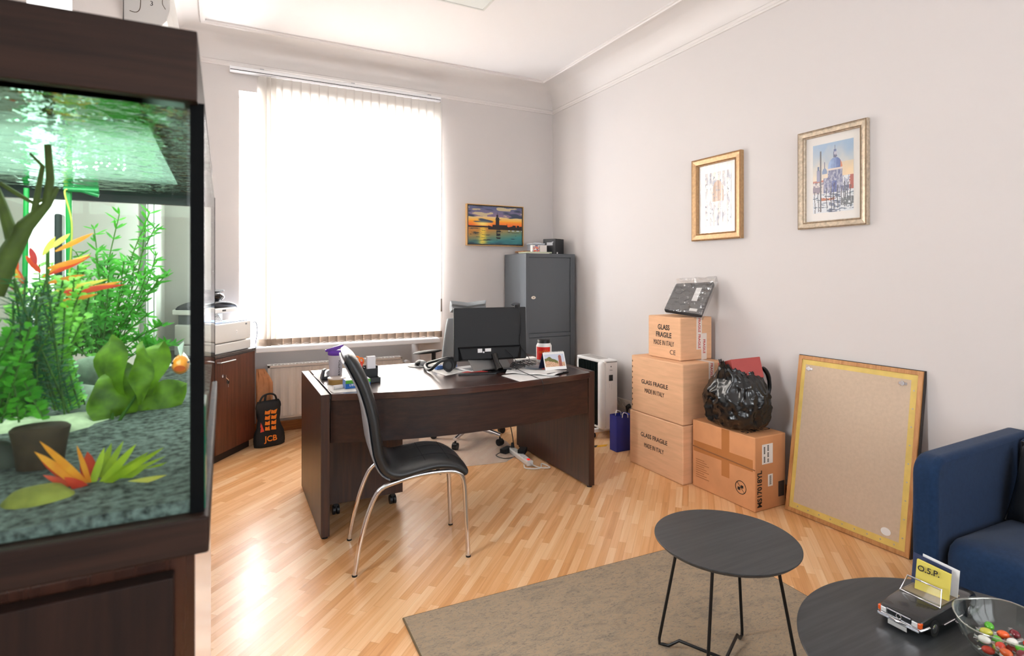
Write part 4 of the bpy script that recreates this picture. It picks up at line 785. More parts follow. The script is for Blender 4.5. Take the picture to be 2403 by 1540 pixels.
# bin bag
bc = Vector((-.245, -2.635, .433))
bb_ = thing('bin_bag', 'full black plastic bin bag standing open on the worn carton', 'bin bag', bc)
bagm = mat('bin_plastic', '121314', .26, spec=.7, bump=.7, bscale=22, stretch=(1, 1, 2.2))
ridge = lambda p: 1 - abs(noise.noise(p)) * 2
def bagpt(i, j, n, m):
    t = j / m; a = 2 * math.pi * i / n; ca, sa = math.cos(a), math.sin(a)
    r = .13 + .085 * math.sin(math.pi * min(1, t * 1.05) ** .8) ** .7 - .02 * t
    if t < .06: r *= .72 + .28 * (t / .06) ** .5
    rx, ry = r * .80, r * 1.0
    f = ridge(Vector((ca * 2.2, sa * 2.2, t * 1.6 + 3))) * .020 + ridge(Vector((ca * 3.4 + t * 2.5, sa * 3.4, t * 5.2 + 9))) * .013 * (1 - .6 * max(0, t - .6) / .4) + ridge(Vector((ca * 9, sa * 9 + t * 3, t * 7))) * .006 * (1 - max(0, t - .5) / .5) - .02
    rx += f; ry += f
    top = max(0, (t - .8) / .2); zz = .006 + .37 * t + top * (.035 * math.sin(a * 2 + 2.2) + .025 * ridge(Vector((ca * 3, sa * 3, 1)))) - .01 * top
    px_ = bc.x + rx * ca - .015 - top * .05 * max(0, -ca) ** 3; py_ = bc.y + ry * sa + .02 * (1 - t)
    return (min(px_, -.016), py_, bc.z + zz)
b = MB(); n_, m_ = 110, 60
loops = [[bagpt(i, j, n_, m_) for i in range(n_)] for j in range(m_ + 1)]
top = loops[-1]; cxt = sum(p[0] for p in top) / n_; cyt = sum(p[1] for p in top) / n_
for q, dz in ((.96, .004), (.90, -.012), (.84, -.09)): loops.append([(cxt + (p[0] - cxt) * q, cyt + (p[1] - cyt) * q, p[2] + dz) for p in top])
b.ring(loops); b.build('sack', bagm, bb_, smooth=50)
b = MB(); b.tube(smoothp([tuple(at(1790, 862, y=-2.72)), tuple(at(1802, 880, y=-2.72)), tuple(at(1806, 910, y=-2.72)), tuple(at(1800, 940, y=-2.72))], 4), [.006, .012, .014, .014, .014, .014, .012, .012, .012, .01, .01, .008, .005][:13], 8); b.build('fold', bagm, bb_, smooth=60)
rb = thing('red_box', 'red cardboard box sticking out of the black bin bag', 'box', (-.24, -2.62, .75))
b = MB(TR(-.225, -2.60, .805, R(62), R(-6), R(14))); b.box(-.13, -.095, -.09, .10, .085, .035); b.build('carton', mat('red_card', 'a5443f', .6, var=.06), rb, bevel=.004)

# ================================================================ LEANING FRAME (seen from behind)
lf = thing('leaning_picture_frame', 'large framed picture leaning on the wall with its brown backing board outwards', 'picture frame', (-.15, -3.2, 0))
Fo, Fx = Vector((-.165, -2.888, .004)), Vector((.012, -.665, 0)); Ft = Vector((-.035, -2.895, .898)); FY = (Ft - Fo); fh_ = FY.length; fw_ = Fx.length
FM = frame(Fo, Fx, FY); FM = FM if (FM @ Vector((0, 0, 1)) - FM @ Vector((0, 0, 0))).x < 0 else FM  # z faces the room
fwd = (FM.to_3x3() @ Vector((0, 0, 1))); sg_ = 1 if fwd.x < 0 else -1
ow = wood('frame_wood', 'a8703c', 'c9935c', .5, 2)
b = MB(FM); b.rframe(0, 0, fw_, fh_, .022, -.03 * sg_, 0); b.build('frame', ow, lf, bevel=.002)
b = MB(FM); b.rframe(-.004, -.004, fw_ + .004, fh_ + .004, .0038, -.031 * sg_, -.010 * sg_); b.build('front_edge', mat('edge_dark', '2a211c', .5), lf)
b = MB(FM); b.box(.02, .02, -.012 * sg_, fw_ - .02, fh_ - .02, -.006 * sg_); b.build('backing_board', mat('backing_board', 'c6b19b', .75, var=.05, vscale=60, spec=.2), lf)
b = MB(FM); e = -.006 * sg_; f = -.0052 * sg_
for n_a, a in enumerate(((.022, .022, fw_ - .022, .055), (.022, fh_ - .05, fw_ - .022, fh_ - .022), (.022, .0551, .045, fh_ - .0501), (fw_ - .052, .0551, fw_ - .022, fh_ - .0501))): b.box(a[0], a[1], e, a[2], a[3], f)
tp_ = b.build('paper_tape', mat('tape_yellow_old', 'd6b964', .5, var=.1, vscale=15), lf)
b = MB(FM)
for k in range(9): b.box(fw_ - .04, .08 + k * .09, f, fw_ - .034, .086 + k * .09, f + .001 * sg_); b.box(.07 + k * .065, .036, f, .076 + k * .065, .042, f + .001 * sg_)
b.build('tack', steel, tp_)
for x in (.06, fw_ - .10):
    b = MB(FM); b.box(x, fh_ - .085, e, x + .014, fh_ - .06, f + .003 * sg_); b.box(x - .01, fh_ - .08, e, x + .03, fh_ - .066, f + .001 * sg_); b.build('hanger', chrome, lf, bevel=.002)
b = MB(FM @ TR(fw_ - .115, .085, e)); b.lathe([(0, 0), (.024, 0), (.024, .001 * sg_), (0, .001 * sg_)], 24, sx=1, sy=.8); sk2 = b.build('oval_sticker', white_pl, lf)

# ================================================================ WALL PICTURES
def pframe(name, label, M_, w, h, wf_, dep, m1, m2, fn, nx, ny, matb=None, glass=True):
    t = thing(name, label, 'picture', M_ @ Vector((w / 2, h / 2, 0)))
    b = MB(M_); prof_ = [(0, 0), (0, dep), (.006, dep + .004), (.012, dep), (wf_ - .012, dep - .004), (wf_ - .006, dep), (wf_, dep - .006), (wf_, .004)]
    loops = [[(d, d, z), (w - d, d, z), (w - d, h - d, z), (d, h - d, z)] for d, z in prof_]
    b.ring(loops, closed=True); b.mi = 1
    fr = b.build('frame', [m1], t)
    b = MB(M_)
    for d, z in ((.004, dep + .002), (wf_ - .007, dep - .001)): b.tube([(d, d, z), (w - d, d, z), (w - d, h - d, z), (d, h - d, z)], .0028, 6, closed=True)
    b.build('bead', m2, fr)
    if matb: 
        MB(M_).box(wf_ - .002, wf_ - .002, .002, w - wf_ + .002, h - wf_ + .002, .005).build('mount', matb[0], t); k = matb[1]
    else: k = 0
    paint('artwork', M_ @ TR(wf_ + k, wf_ + k * 1.1, .0062), w - 2 * wf_ - 2 * k, h - 2 * wf_ - 2.2 * k, nx, ny, fn, vcol_mat('art_paint', .55 if glass else .35), t)
    if glass: MB(M_).box(wf_ - .002, wf_ - .002, .009, w - wf_ + .002, h - wf_ + .002, .010).build('glass', mixmat('picture_glass', (1, 1, 1), ior=1.52), t)
    return t
mixc = lambda a, b, t: tuple(a[i] * (1 - t) + b[i] * t for i in range(3))
fbm = lambda x, y, s=0: noise.noise(Vector((x, y, s))) + .5 * noise.noise(Vector((2 * x, 2 * y, s + 7)))
def sunset(u, v):
    hz = .46
    if v > hz:
        t = (v - hz) / (1 - hz); n1 = fbm(u * 3 + v, v * 9, 1)
        if t < .3: c = mixc((.93, .33, .10), (.98, .66, .16), t / .3)
        elif t < .5: c = mixc((.98, .72, .25), (.90, .80, .62), (t - .3) / .2)
        else: c = mixc((.56, .46, .58), (.34, .38, .52), (t - .5) / .5)
        if t > .2 and n1 > .18: c = mixc(c, (.22, .27, .36), min(1, (n1 - .18) * 5))
        if t > .5 and n1 < -.25: c = mixc(c, (.88, .80, .58), .8)
        g = math.exp(-((u - .26) ** 2 * 60 + (t - .13) ** 2 * 90)); c = mixc(c, (1, .92, .5), min(1, g))
    else:
        t = (hz - v) / hz; n1 = fbm(u * 4, v * 26, 3)
        c = mixc((.74, .50, .22), (.25, .55, .54), min(1, max(0, t * 1.3 - .15 + (u - .45) * .8))); c = mixc(c, (.12, .30, .38), max(0, min(1, (t - .55) * 2 * (.6 + n1))))
        g = math.exp(-((u - .26) ** 2) * 400 / (1 + t)); c = mixc(c, (.97, .85, .30), min(1, g * (.6 + .7 * abs(n1) * 2)))
        if abs(u - .55) < .035 + .05 * abs(n1) and t < .75 and n1 > -.15 - .1 * t: c = (.10, .12, .13)
        if n1 > .42: c = mixc(c, (.08, .15, .2), .7)
    dark = (.09, .07, .08)
    if v > hz - .07 and v < hz + .025 + .012 * math.sin(u * 40) and (u > .36): c = dark
    if .36 > u and abs(v - hz) < .018 + .02 * (.36 - u): c = (.16, .08, .08)
    if .5 < u < .56 + .01 and v < .72 and v > hz - .05: c = dark
    if .515 < u < .545 and .7 < v < .79: c = dark
    if .524 < u < .536 and .78 < v < .85: c = dark
    if .44 < u < .72 and hz - .06 < v < hz + .055: c = dark
    if .705 < u < .715 and v < hz + .10 and v > hz: c = dark
    if .82 < u < .88 and hz < v < hz + .06 or .90 < u < .95 and hz < v < hz + .06: c = dark
    if u > .74 and hz - .10 < v < hz - .075 and math.sin(u * 70) > -.2: c = (.8, .85, .88)
    return c
gold_e = mat('edge_gold', 'c9a06a', .35, .4)
PS = frame((-.995, -.002, 1.662), (1, 0, 0), (0, 0, 1))
ps_ = thing('sunset_painting', 'small painting of a dark tower against an orange sunset over water', 'painting', (-.68, 0, 1.662))
for (m_n, a, z, mt) in (('frame', .008, .035, gold_e),):
    b = MB(PS); w_, h_ = .627, .408
    b.rframe(0, 0, w_, h_, a, 0, z)
    b.build(m_n, mt, ps_, bevel=.001)
MB(PS).box(.006, .006, .002, w_ - .006, h_ - .006, .018).build('float_gap', black_pl, ps_)
MB(PS).box(.018, .018, .004, w_ - .018, h_ - .018, .0285).build('canvas', paper, ps_)
paint('artwork', PS @ TR(.0185, .0185, .029), w_ - .037, h_ - .037, 150, 100, sunset, vcol_mat('oil_paint', .4), ps_)
def venice(u, v):
    n1 = fbm(u * 5, v * 5, 2); n2 = fbm(u * 22, v * 22, 5)
    c = mixc((.93, .86, .76), (.62, .72, .82), min(1, max(0, (v - .5) * 2.2 + n1 * .25)))
    if u > .72 and .45 < v < .7: c = mixc(c, (.95, .78, .55), .5)
    W_ = (.93, .93, .93)
    if v < .30:
        c = (.88, .89, .90); nn = fbm(u * 6, v * 45, 8)
        if nn > .30: c = (.45, .50, .56)
        if abs(u - .55) < .14 and nn > -.1: c = mixc(c, (.25, .3, .42), .7)
    # buildings
    if v > .28 and v < .47 and u < .35: c = (.86, .82, .80) if n2 < .1 else (.55, .5, .55)
    if .45 < v < .475 and u < .33: c = (.72, .45, .38)
    if .30 < v < .38 and u < .22: c = (.55, .5, .55)
    if u > .88 and .30 < v < .50: c = (.68, .35, .30)
    if .27 < u < .90 and .28 < v < .50: c = mixc((.72, .72, .78), (.42, .44, .58), max(0, min(1, .5 + n2 * 1.4)))
    if .48 < u < .60 and .28 < v < .45: c = mixc((.45, .50, .72), (.2, .25, .5), max(0, min(1, .5 + n2)))
    if .38 < u < .74 and .48 < v < .62: c = mixc((.70, .70, .76), (.38, .40, .55), max(0, min(1, .5 + n2 * 1.5)))
    if .60 < v < .635 and .36 < u < .75: c = (.88, .82, .78)
    dx = (u - .56) / .175; dy = (v - .63) / .15
    if dx * dx + dy * dy < 1 and v > .63: c = mixc((.28, .38, .62), (.62, .72, .86), max(0, min(1, .45 - dx * .8 + n2 * .3))) if dx < .75 else (.80, .50, .35)
    if abs(u - .56) < .045 and .77 < v < .86: c = (.35, .38, .5) if n2 > 0 else (.75, .75, .8)
    if abs(u - .56) < .03 and .86 < v < .89: c = (.35, .42, .6)
    if abs(u - .56) < .007 and .88 < v < .95: c = (.2, .22, .3)
    dx = (u - .30) / .065; dy = (v - .565) / .08
    if dx * dx + dy * dy < 1 and v > .56: c = (.50, .58, .70)
    if abs(u - .30) < .012 and .64 < v < .73: c = (.35, .38, .48)
    if .10 < u < .18 and .46 < v < .63: c = (.58, .58, .68)
    if abs(u - .14) < .022 and .62 < v < .68: c = (.35, .42, .55)
    if .75 < u < .92 and .36 < v < .50 and n2 > 0: c = (.9, .9, .9)
    if .22 < u < .55 and .17 < v < .22 and (v - .17) < .1 * abs(u - .4) + .03: c = (.75, .42, .28) if n2 < .1 else (.2, .18, .18)
    if .178 < u < .222 and .01 < v < .90: c = (.36, .35, .37)
    for px_, a, z_ in ((.05, .0, .32), (.14, .02, .30), (.35, .05, .36), (.46, .0, .38), (.53, .02, .42), (.62, .05, .38), (.78, .06, .42), (.82, .06, .36), (.86, .1, .40), (.93, .05, .36), (.72, .1, .35)):
        if abs(u - px_ - .01 * math.sin(v * 20)) < .009 and a < v < z_: c = (.18, .18, .22)
    if u > .70 and .08 < v < .20 and n2 > -.15: c = (.42, .43, .45)
    return c
silver_f = mat('frame_champagne', 'c2b29c', .38, .35, var=.25, vscale=60); silver_d = mat('frame_bead_dark', '7d6347', .4, .4)
passe = mat('passepartout', 'efe9e2', .8)
pframe('watercolour_picture', 'larger framed watercolour of a domed church behind water on the right wall', frame((-.001, -2.872, 1.646), (0, -1, 0), (0, 0, 1)), .408, .574, .042, .026, silver_f, silver_d, venice, 110, 150, (passe, .042))
def faint(u, v):
    n1 = fbm(u * 9, v * 7, 4); n2 = fbm(u * 26, v * 20, 9); c = (.95, .93, .90)
    if .08 < u < .92 and .06 < v < .92: c = mixc((.93, .88, .82), (.50, .50, .58), max(0, min(1, .3 + n1 * 1.1)))
    if .35 < u < .68 and .45 < v < .78 and ((u - .515) / .165) ** 2 + max(0, (v - .60) / .18) ** 2 < 1: c = (.66, .50, .38)
    if n2 > .45 and .1 < u < .9 and .1 < v < .9: c = (.30, .30, .38)
    return c
gold_f = mat('frame_goldoak', 'b8946a', .38, .3, var=.15, vscale=60, stretch=(1, 1, 1))
pframe('drawing_picture', 'smaller gold-framed pale drawing nearer the corner on the right wall', frame((-.001, -2.014, 1.621), (0, -1, 0), (0, 0, 1)), .442, .590, .052, .03, gold_f, mat('bead_bronze', '8a5a34', .4, .4), faint, 70, 96, (passe, .02))

# ================================================================ AC, CEILING PANEL
ac = thing('air_conditioner', 'white wall-mounted air conditioner above the aquarium', 'air conditioner', (XL, -1.6, 2.6))
ya, yb = -2.02, -1.2; xa, xb = XL + .002, -3.318
q0 = at(288, 40, y=ya)
prf = [(xa, 2.50), (xa + .06, 2.497), (-3.40, 2.505), (-3.36, 2.525), (-3.33, 2.565), (xb, 2.62), (xb, 2.78), (-3.34, 2.80), (xa, 2.80)]
aM = Matrix(((1, 0, 0, 0), (0, 0, 1, 0), (0, 1, 0, 0), (0, 0, 0, 1)))
b = MB(aM); b.prism(prf, ya, yb); b.build('housing', mat('ac_white', 'dcd9d4', .4), ac, bevel=.004)
text('3', frame((-3.39, ya - .0012, 2.63), (1, 0, 0), (0, 0, 1)), .03, ink, ac)
b = MB(); b.tube(smoothp([(-3.475, ya - .001, 2.58), (-3.45, ya - .001, 2.578), (-3.435, ya - .001, 2.60), (-3.435, ya - .001, 2.66), (-3.46, ya - .001, 2.67)], 4), .0016, 4); b.tube(smoothp([(-3.345, ya - .001, 2.67), (-3.348, ya - .001, 2.64), (-3.335, ya - .001, 2.615)], 4), .0012, 4); b.build('panel_line', mat('line_brown', '6a5a4c', .6), ac)
b = MB(); b.hexa([(-3.40, ya + .02, 2.497), (-3.33, ya + .02, 2.53), (-3.30, ya + .02, 2.47), (-3.36, ya + .02, 2.45)], [(-3.40, yb - .02, 2.497), (-3.33, yb - .02, 2.53), (-3.30, yb - .02, 2.47), (-3.36, yb - .02, 2.45)]); b.build('louver', mat('louver_white', 'f3f1ee', .3), ac, bevel=.003)
cp = thing('ceiling_light_panel', 'square white light panel mounted on the ceiling', 'ceiling light', (-1.72, -1.67, H))
b = MB(); b.rframe(-2.02, -1.98, -1.417, -1.373, .014, H - .014, H)
b.build('frame', mat('panel_frame', 'd6d6d2', .4), cp); MB().box(-2.006, -1.968, H - .010, -1.431, -1.387, H - .002).build('diffuser', mat('diffuser', 'e4e8e4', .5), cp)

# ================================================================ RUG + SIDE TABLES
def rug_mat():
    m = mat('rug_wool', 'a08a6e', .95, spec=.1, bump=.6, bscale=400); nt = m.node_tree; b = nt.nodes['Principled BSDF']
    tc = nt.nodes.new('ShaderNodeTexCoord'); mp = nt.nodes.new('ShaderNodeMapping'); mp.inputs['Scale'].default_value = (1, 1.9, 1); nt.links.new(tc.outputs['Object'], mp.inputs[0])
    def nz(sc, det, dist, rg=.65):
        n = nt.nodes.new('ShaderNodeTexNoise'); n.inputs['Scale'].default_value = sc; n.inputs['Detail'].default_value = det; n.inputs['Distortion'].default_value = dist; n.inputs['Roughness'].default_value = rg
        nt.links.new(mp.outputs[0], n.inputs['Vector']); return n
    def ramp(n, els):
        r = nt.nodes.new('ShaderNodeValToRGB'); cr = r.color_ramp; cr.elements[0].position, cr.elements[0].color = els[0][0], lin(els[0][1]); cr.elements[1].position, cr.elements[1].color = els[-1][0], lin(els[-1][1])
        for p, c in els[1:-1]: e = cr.elements.new(p); e.color = lin(c)
        nt.links.new(n.outputs[0], r.inputs[0]); return r
    fine = ramp(nz(48, 8, .8, .85), [(.30, '584d42'), (.42, '8c7b66'), (.50, 'a99a82'), (.56, 'b0926c'), (.62, 'a79a88'), (.74, 'c4ad90')])
    big = ramp(nz(5, 7, 1.5, .75), [(.34, '8b8478'), (.46, 'c3b8a8'), (.56, 'd9cbb8'), (.70, 'a89e90')])
    mx = nt.nodes.new('ShaderNodeMixRGB'); mx.blend_type = 'MULTIPLY'; mx.inputs[0].default_value = .68; nt.links.new(fine.outputs[0], mx.inputs[1]); nt.links.new(big.outputs[0], mx.inputs[2])
    bc_ = nt.nodes.new('ShaderNodeBrightContrast'); bc_.inputs['Bright'].default_value = .075; nt.links.new(mx.outputs[0], bc_.inputs[0])
    nt.links.new(bc_.outputs[0], b.inputs['Base Color']); return m
rg = thing('area_rug', 'mottled beige and grey wool rug under the round tables', 'rug', (-1.66, -4.2, 0))
rq = [(-2.456, -2.905), (-.872, -2.965), (-.93, -5.35), (-2.52, -5.30)]
b = MB(); b.grid(lambda u, v: tuple(Vector((*rq[0], 0)).lerp(Vector((*rq[1], 0)), u).lerp(Vector((*rq[3], 0)).lerp(Vector((*rq[2], 0)), u), v) + Vector((.003 * noise.noise(Vector((u * 20, v * 20, 1))), .004 * noise.noise(Vector((u * 25, v * 9, 2))), .010))), 60, 60)
b.build('pile', rug_mat(), rg)
b = MB(); b.prism([(p[0] + (.002 if i in (0, 3) else -.002), p[1]) for i, p in enumerate(rq)][::-1], .0005, .0095); b.tube([(p[0], p[1], .006) for p in rq], .005, 6, closed=True); b.build('binding', mat('rug_binding', '6d5d44', .9), rg)
top_m = wood('black_ash', '26282a', '383a3c', .42, 0, .05, .4)
wire = mat('black_wire', '121314', .35)
def side_table(name, label, c, r, z, A, C, At, Ct):
    t = thing(name, label, 'side table', (c.x, c.y, .01))
    b = MB(); b.lathe([(0, z - .016), (r - .012, z - .016), (r, z - .004), (r, z - .001), (r - .001, z), (0, z)], 96, (c.x, c.y, 0)); b.build('tabletop', top_m, t, smooth=35)
    for s_ in (1, -1):
        for (f_, tp) in ((A, At), (C, Ct)):
            fo = Vector((c.x + s_ * f_[0], c.y + s_ * f_[1], .016)); to = Vector((c.x + s_ * tp[0], c.y + s_ * tp[1], z - .014)); ce = Vector((c.x, c.y, .02))
            b = MB(); dn = (fo - to).normalized(); i1 = fo - dn * .02; i2 = fo + (ce - fo).normalized() * .018
            q1 = fo.lerp(ce, .16) + UP * .0; q2 = fo.lerp(ce, .32) + UP * .028
            b.tube([to, i1, fo + (ce - fo).normalized() * .004, i2, q1, q2, ce + UP * .004], .0055, 8); b.build('wire_leg', wire, t, smooth=60)
    return t
side_table('side_table', 'smaller round black side table with wire legs standing on the rug', Vector((-1.523, -3.678, 0)), .243, .45, (-.142, .185), (.175, .079), (-.122, .100), (.10, .037))
side_table('side_table', 'larger round black side table holding the toy car', Vector((-1.495, -4.425, 0)), .398, .45, (-.22, .28), (.27, .12), (-.18, .16), (.16, .06))

# ================================================================ MODEL CAR with cards
TZ = .45
cf, cr_ = at(2105, 1455, z=TZ + .02), at(2262, 1412, z=TZ + .02)
ax = Vector((cr_.x - cf.x, cr_.y - cf.y, 0)); L = .27; ax.normalize()
# nose of the car points left-down in the photo
nose = at(2100, 1462, z=TZ); nose.z = TZ
hd = Vector((-.92, -.03, 0)).normalized()
hd = (at(2102, 1462, z=TZ + .03) - at(2235, 1395, z=TZ + .03)); hd.z = 0; hd.normalize()
sd = Vector((hd.y, -hd.x, 0))  # to the car's right
cc_ = (at(2106, 1449, z=TZ + .03) + at(2244, 1388, z=TZ + .03)) / 2; cc_.z = TZ
TC = Matrix(((hd.x, -sd.x, 0, cc_.x), (hd.y, -sd.y, 0, cc_.y), (0, 0, 1, TZ), (0, 0, 0, 1)))
L = (at(2102, 1462, z=TZ + .03) - at(2240, 1395, z=TZ + .03)).length * .98; sC = L / .27
TC = TC @ Matrix.Diagonal((sC, sC, sC, 1))
car = thing('toy_car', 'black open-top model car with chrome trim on the larger round table', 'model car', cc_)
cb_ = mat('car_black', '17181a', .25, coat=.6)
def carx(x): return x
secs = [(-.135, .020, .050, .045), (-.125, .016, .053, .052), (-.08, .014, .056, .055), (-.02, .014, .056, .054), (.03, .014, .056, .054), (.08, .015, .054, .051), (.125, .018, .051, .046), (.135, .022, .047, .042)]
b = MB(TC); lp_ = []
for x, z0, hwid, zt_ in secs:
    lp_.append([(x, -hwid, z0), (x, hwid, z0), (x, hwid * 1.02, .034), (x, hwid * .97, zt_ - .004), (x, hwid * .86, zt_), (x, -hwid * .86, zt_), (x, -hwid * .97, zt_ - .004), (x, -hwid * 1.02, .034)])
b.ring(lp_); bod = b.build('bodywork', cb_, car, smooth=35, bevel=.002)
MB(TC).box(-.065, -.044, .05, .030, .044, .0562).build('cabin', mat('cabin_tan', '8a7a62', .7), car, bevel=.002)
b = MB(TC); b.box(-.03, -.038, .05, -.018, -.006, .075); b.box(-.03, .006, .05, -.018, .038, .075); b.build('car_seat', mat('cabin_dark', '2a2420', .6), car, bevel=.004)
b = MB(TC); b.tube([(.040, -.048, .054), (.018, -.040, .090), (.018, .040, .090), (.040, .048, .054)], .0026, 8, closed=True); ws = b.build('windscreen_frame', chrome, car, smooth=60)
MB(TC).add([(.039, -.046, .055), (.019, -.038, .089), (.019, .038, .089), (.039, .046, .055)], [(0, 1, 2, 3)]).build('windscreen', mixmat('car_glass', (.96, .97, .96), ior=1.15), ws)
b = MB(TC); b.box(.1355, -.048, .020, .142, .048, .026); b.tube([(.10, -.054, .024), (.135, -.050, .024), (.142, 0, .023), (.135, .050, .024), (.10, .054, .024)], .0035, 6); b.build('bumper', chrome, car, smooth=60)
b = MB(TC); b.tube([(.132, -.030, .0415), (.134, 0, .042), (.132, .030, .0415)], .0018, 6); b.box(.134, -.027, .028, .1365, .027, .0405); b.build('grille', mat('grille_dark', '26282a', .3, .5), car)
b = MB(TC); b.tube([(.1372, -.028, .0415), (.1372, .028, .0415)], .0016, 6); b.tube([(.1372 , .006 * math.cos(t), .034 + .006 * math.sin(t)) for t in [k * math.pi / 5 for k in range(10)]], .0009, 4, closed=True); b.build('grille_trim', chrome, car)
for s_ in (-1, 1):
    MB(TC).box(.130, s_ * .030, .028, .1375, s_ * .043, .040).build('headlamp', mat('lamp_clear', 'd8d8d6', .1), car, bevel=.001)
    MB(TC).box(.126, s_ * .043, .028, .1365, s_ * .0505, .040).build('indicator', mat('amber', 'e05a1c', .2), car, bevel=.001)
    b = MB(TC); b.tube([(-.045, s_ * .0575, .017), (.045, s_ * .0575, .017)], .0018, 6); b.build('sill_trim', chrome, car)
    for x in (-.085, .085):
        b = MB(TC); b.cyl((x, s_ * .040, .019), (x, s_ * .057, .019), .019, n=22); wh = b.build('wheel', mat('tyre', '121212', .8), car, smooth=35)
        b = MB(TC); b.cyl((x, s_ * .0572, .019), (x, s_ * .0585, .019), .011, .009, 18); b.build('hubcap', chrome, wh, smooth=35)
b = MB(TC); b.tube([(-.138, -.052, .026), (-.145, 0, .026), (-.138, .052, .026)], .0035, 6); b.build('rear_bumper', chrome, car, smooth=60)
MB(TC).box(.1425, -.022, .008, .144, .022, .019).build('number_plate', mat('plate_grey', 'b9b9b6', .4), car)
for nm, lab, cmat, pts, txt in (('note_card', 'yellow sticky note block standing in the toy car', mat('note_yellow', 'dccb5c', .6), [(.005, -.030), (-.005, .044)], 'O.5.P.'),
                                ('business_card', 'white business card behind the yellow notes in the toy car', paper, [(-.035, -.035), (-.042, .048)], None),
                                ('business_card', 'dark blue business card standing beside the yellow notes in the toy car', mat('card_blue', '283456', .4), [(-.022, -.052), (-.028, .036)], None)):
    p_, q_2 = pts; h = .075 if nm == 'note_card' else .078
    t_ = thing(nm, lab, 'card', TC @ Vector((p_[0], 0, .057))); ang = .012
    b = MB(TC); z0 = .0572
    th = .006 if nm == 'note_card' else .0012
    b.hexa([(p_[0], p_[1], z0), (q_2[0], q_2[1], z0), (q_2[0] - ang, q_2[1], z0 + h * .86), (p_[0] - ang, p_[1], z0 + h)], [(p_[0] - th, p_[1], z0), (q_2[0] - th, q_2[1], z0), (q_2[0] - th - ang, q_2[1], z0 + h * .86), (p_[0] - th - ang, p_[1], z0 + h)]); b.build('card', cmat, t_)
    if txt: text(txt, TC @ frame((p_[0] - ang * .5 - .001, -.0, z0 + h * .62), (q_2[0] - p_[0], q_2[1] - p_[1], 0), (-ang, 0, h)) @ TR(0, .010, .0015), .020, ink, t_, off=.0004)

# ================================================================ SWEETS BOWL
bwl = at(2250, 1456, z=TZ + .088); bwc = bwl + RT * .112 - FW * .01; bwc.z = TZ
bw = thing('sweets_bowl', 'clear glass bowl of sweets on the larger round table', 'glass bowl', bwc)
bwR = .105
b = MB(); b.lathe([(.0, .004), (.045, .004), (.075, .02), (.098, .055), (bwR, .088), (bwR + .003, .089), (bwR + .001, .085), (.100, .053), (.077, .017), (.046, .0), (0, .0)], 44, bwc); b.build('glass_wall', mixmat('bowl_glass', (.95, .97, .95), ior=1.35), bw, smooth=50)
b = MB(); b.tube([(bwc.x + (bwR + .001) * math.cos(R(t)), bwc.y + (bwR + .001) * math.sin(R(t)), TZ + .089 + .004 * math.sin(R(t * 4))) for t in range(0, 360, 10)], .0022, 6, closed=True); b.build('rim', mixmat('bowl_rim', (.85, .9, .82), fac=.35, rough=.1), bw, smooth=60)
sw = [('d23a24', 'red'), ('e8602a', 'orange'), ('59b52c', 'green'), ('ece6e0', 'white'), ('7a1f2c', 'dark red'), ('c9c24a', 'yellow')]
k = 0
for j in range(26):
    a = j * 2.4; rad = .062 * math.sqrt((j % 13 + .5) / 13); lay = j // 13
    c_ = bwc + Vector((rad * math.cos(a), rad * math.sin(a), .020 + .006 * (rad / .06) + lay * .018)); col_, nm = sw[(j * 5 + j // 3) % 6]
    o_ = thing('wrapped_sweet', nm + ' wrapped sweet among the sweets in the glass bowl', 'sweet', c_, 'sweets in the glass bowl')
    ms_ = mat('sweet_' + nm.replace(' ', '_'), col_, .25, coat=.4); M_ = TR(c_.x, c_.y, c_.z, a * 1.7)
    b = MB(M_); b.ball((0, 0, 0), .0135, .010, .009, 12, 8); b.build('candy', ms_, o_, smooth=60)
    b = MB(M_)
    for s_ in (-1, 1): b.ring([[(s_ * .012, .002 * math.cos(t), .002 * math.sin(t)) for t in [q * math.pi / 4 for q in range(8)]], [(s_ * .020, (.007 if q % 2 else .004) * math.cos(q * math.pi / 4), (.005 if q % 2 else .003) * math.sin(q * math.pi / 4)) for q in range(8)]])
    b.build('wrapper_end', mixmat('wrapper', (.95, .95, .95), fac=.3, rough=.15), o_)

# ================================================================ SOFA
sf_m = mat('blue_fabric', '1a2f4c', .9, spec=.15, bump=.5, bscale=600, var=.12, vscale=80, sheen=.1)
so2 = thing('sofa', 'dark blue fabric sofa standing against the right wall', 'sofa', (-.4, -4.6, 0))
def rounded_arm(y0, y1):
    pts = []; xf, xr, zb, zt_ = -.775, -.03, .12, .70; r = .075
    pts = [(xr, zb), (xf, zb)] + [(xf + r - r * math.cos(R(t)), zt_ - r + r * math.sin(R(t))) for t in range(0, 91, 15)] + [(xr, zt_ + .012)]
    b = MB(aM); b.prism(pts, y0, y1); return b
rounded_arm(-3.97, -3.885).build('arm', sf_m, so2, bevel=.022, bseg=4, smooth=60)
rounded_arm(-5.42, -5.33).build('arm', sf_m, so2, bevel=.022, bseg=4, smooth=60)
b = MB(); b.box(-.16, -5.33, .12, -.03, -3.97, .70); b.build('backrest', sf_m, so2, bevel=.03, bseg=4, smooth=60)
b = MB(); b.box(-.72, -5.33, .10, -.1, -3.972, .14); b.build('base', sf_m, so2, bevel=.02)
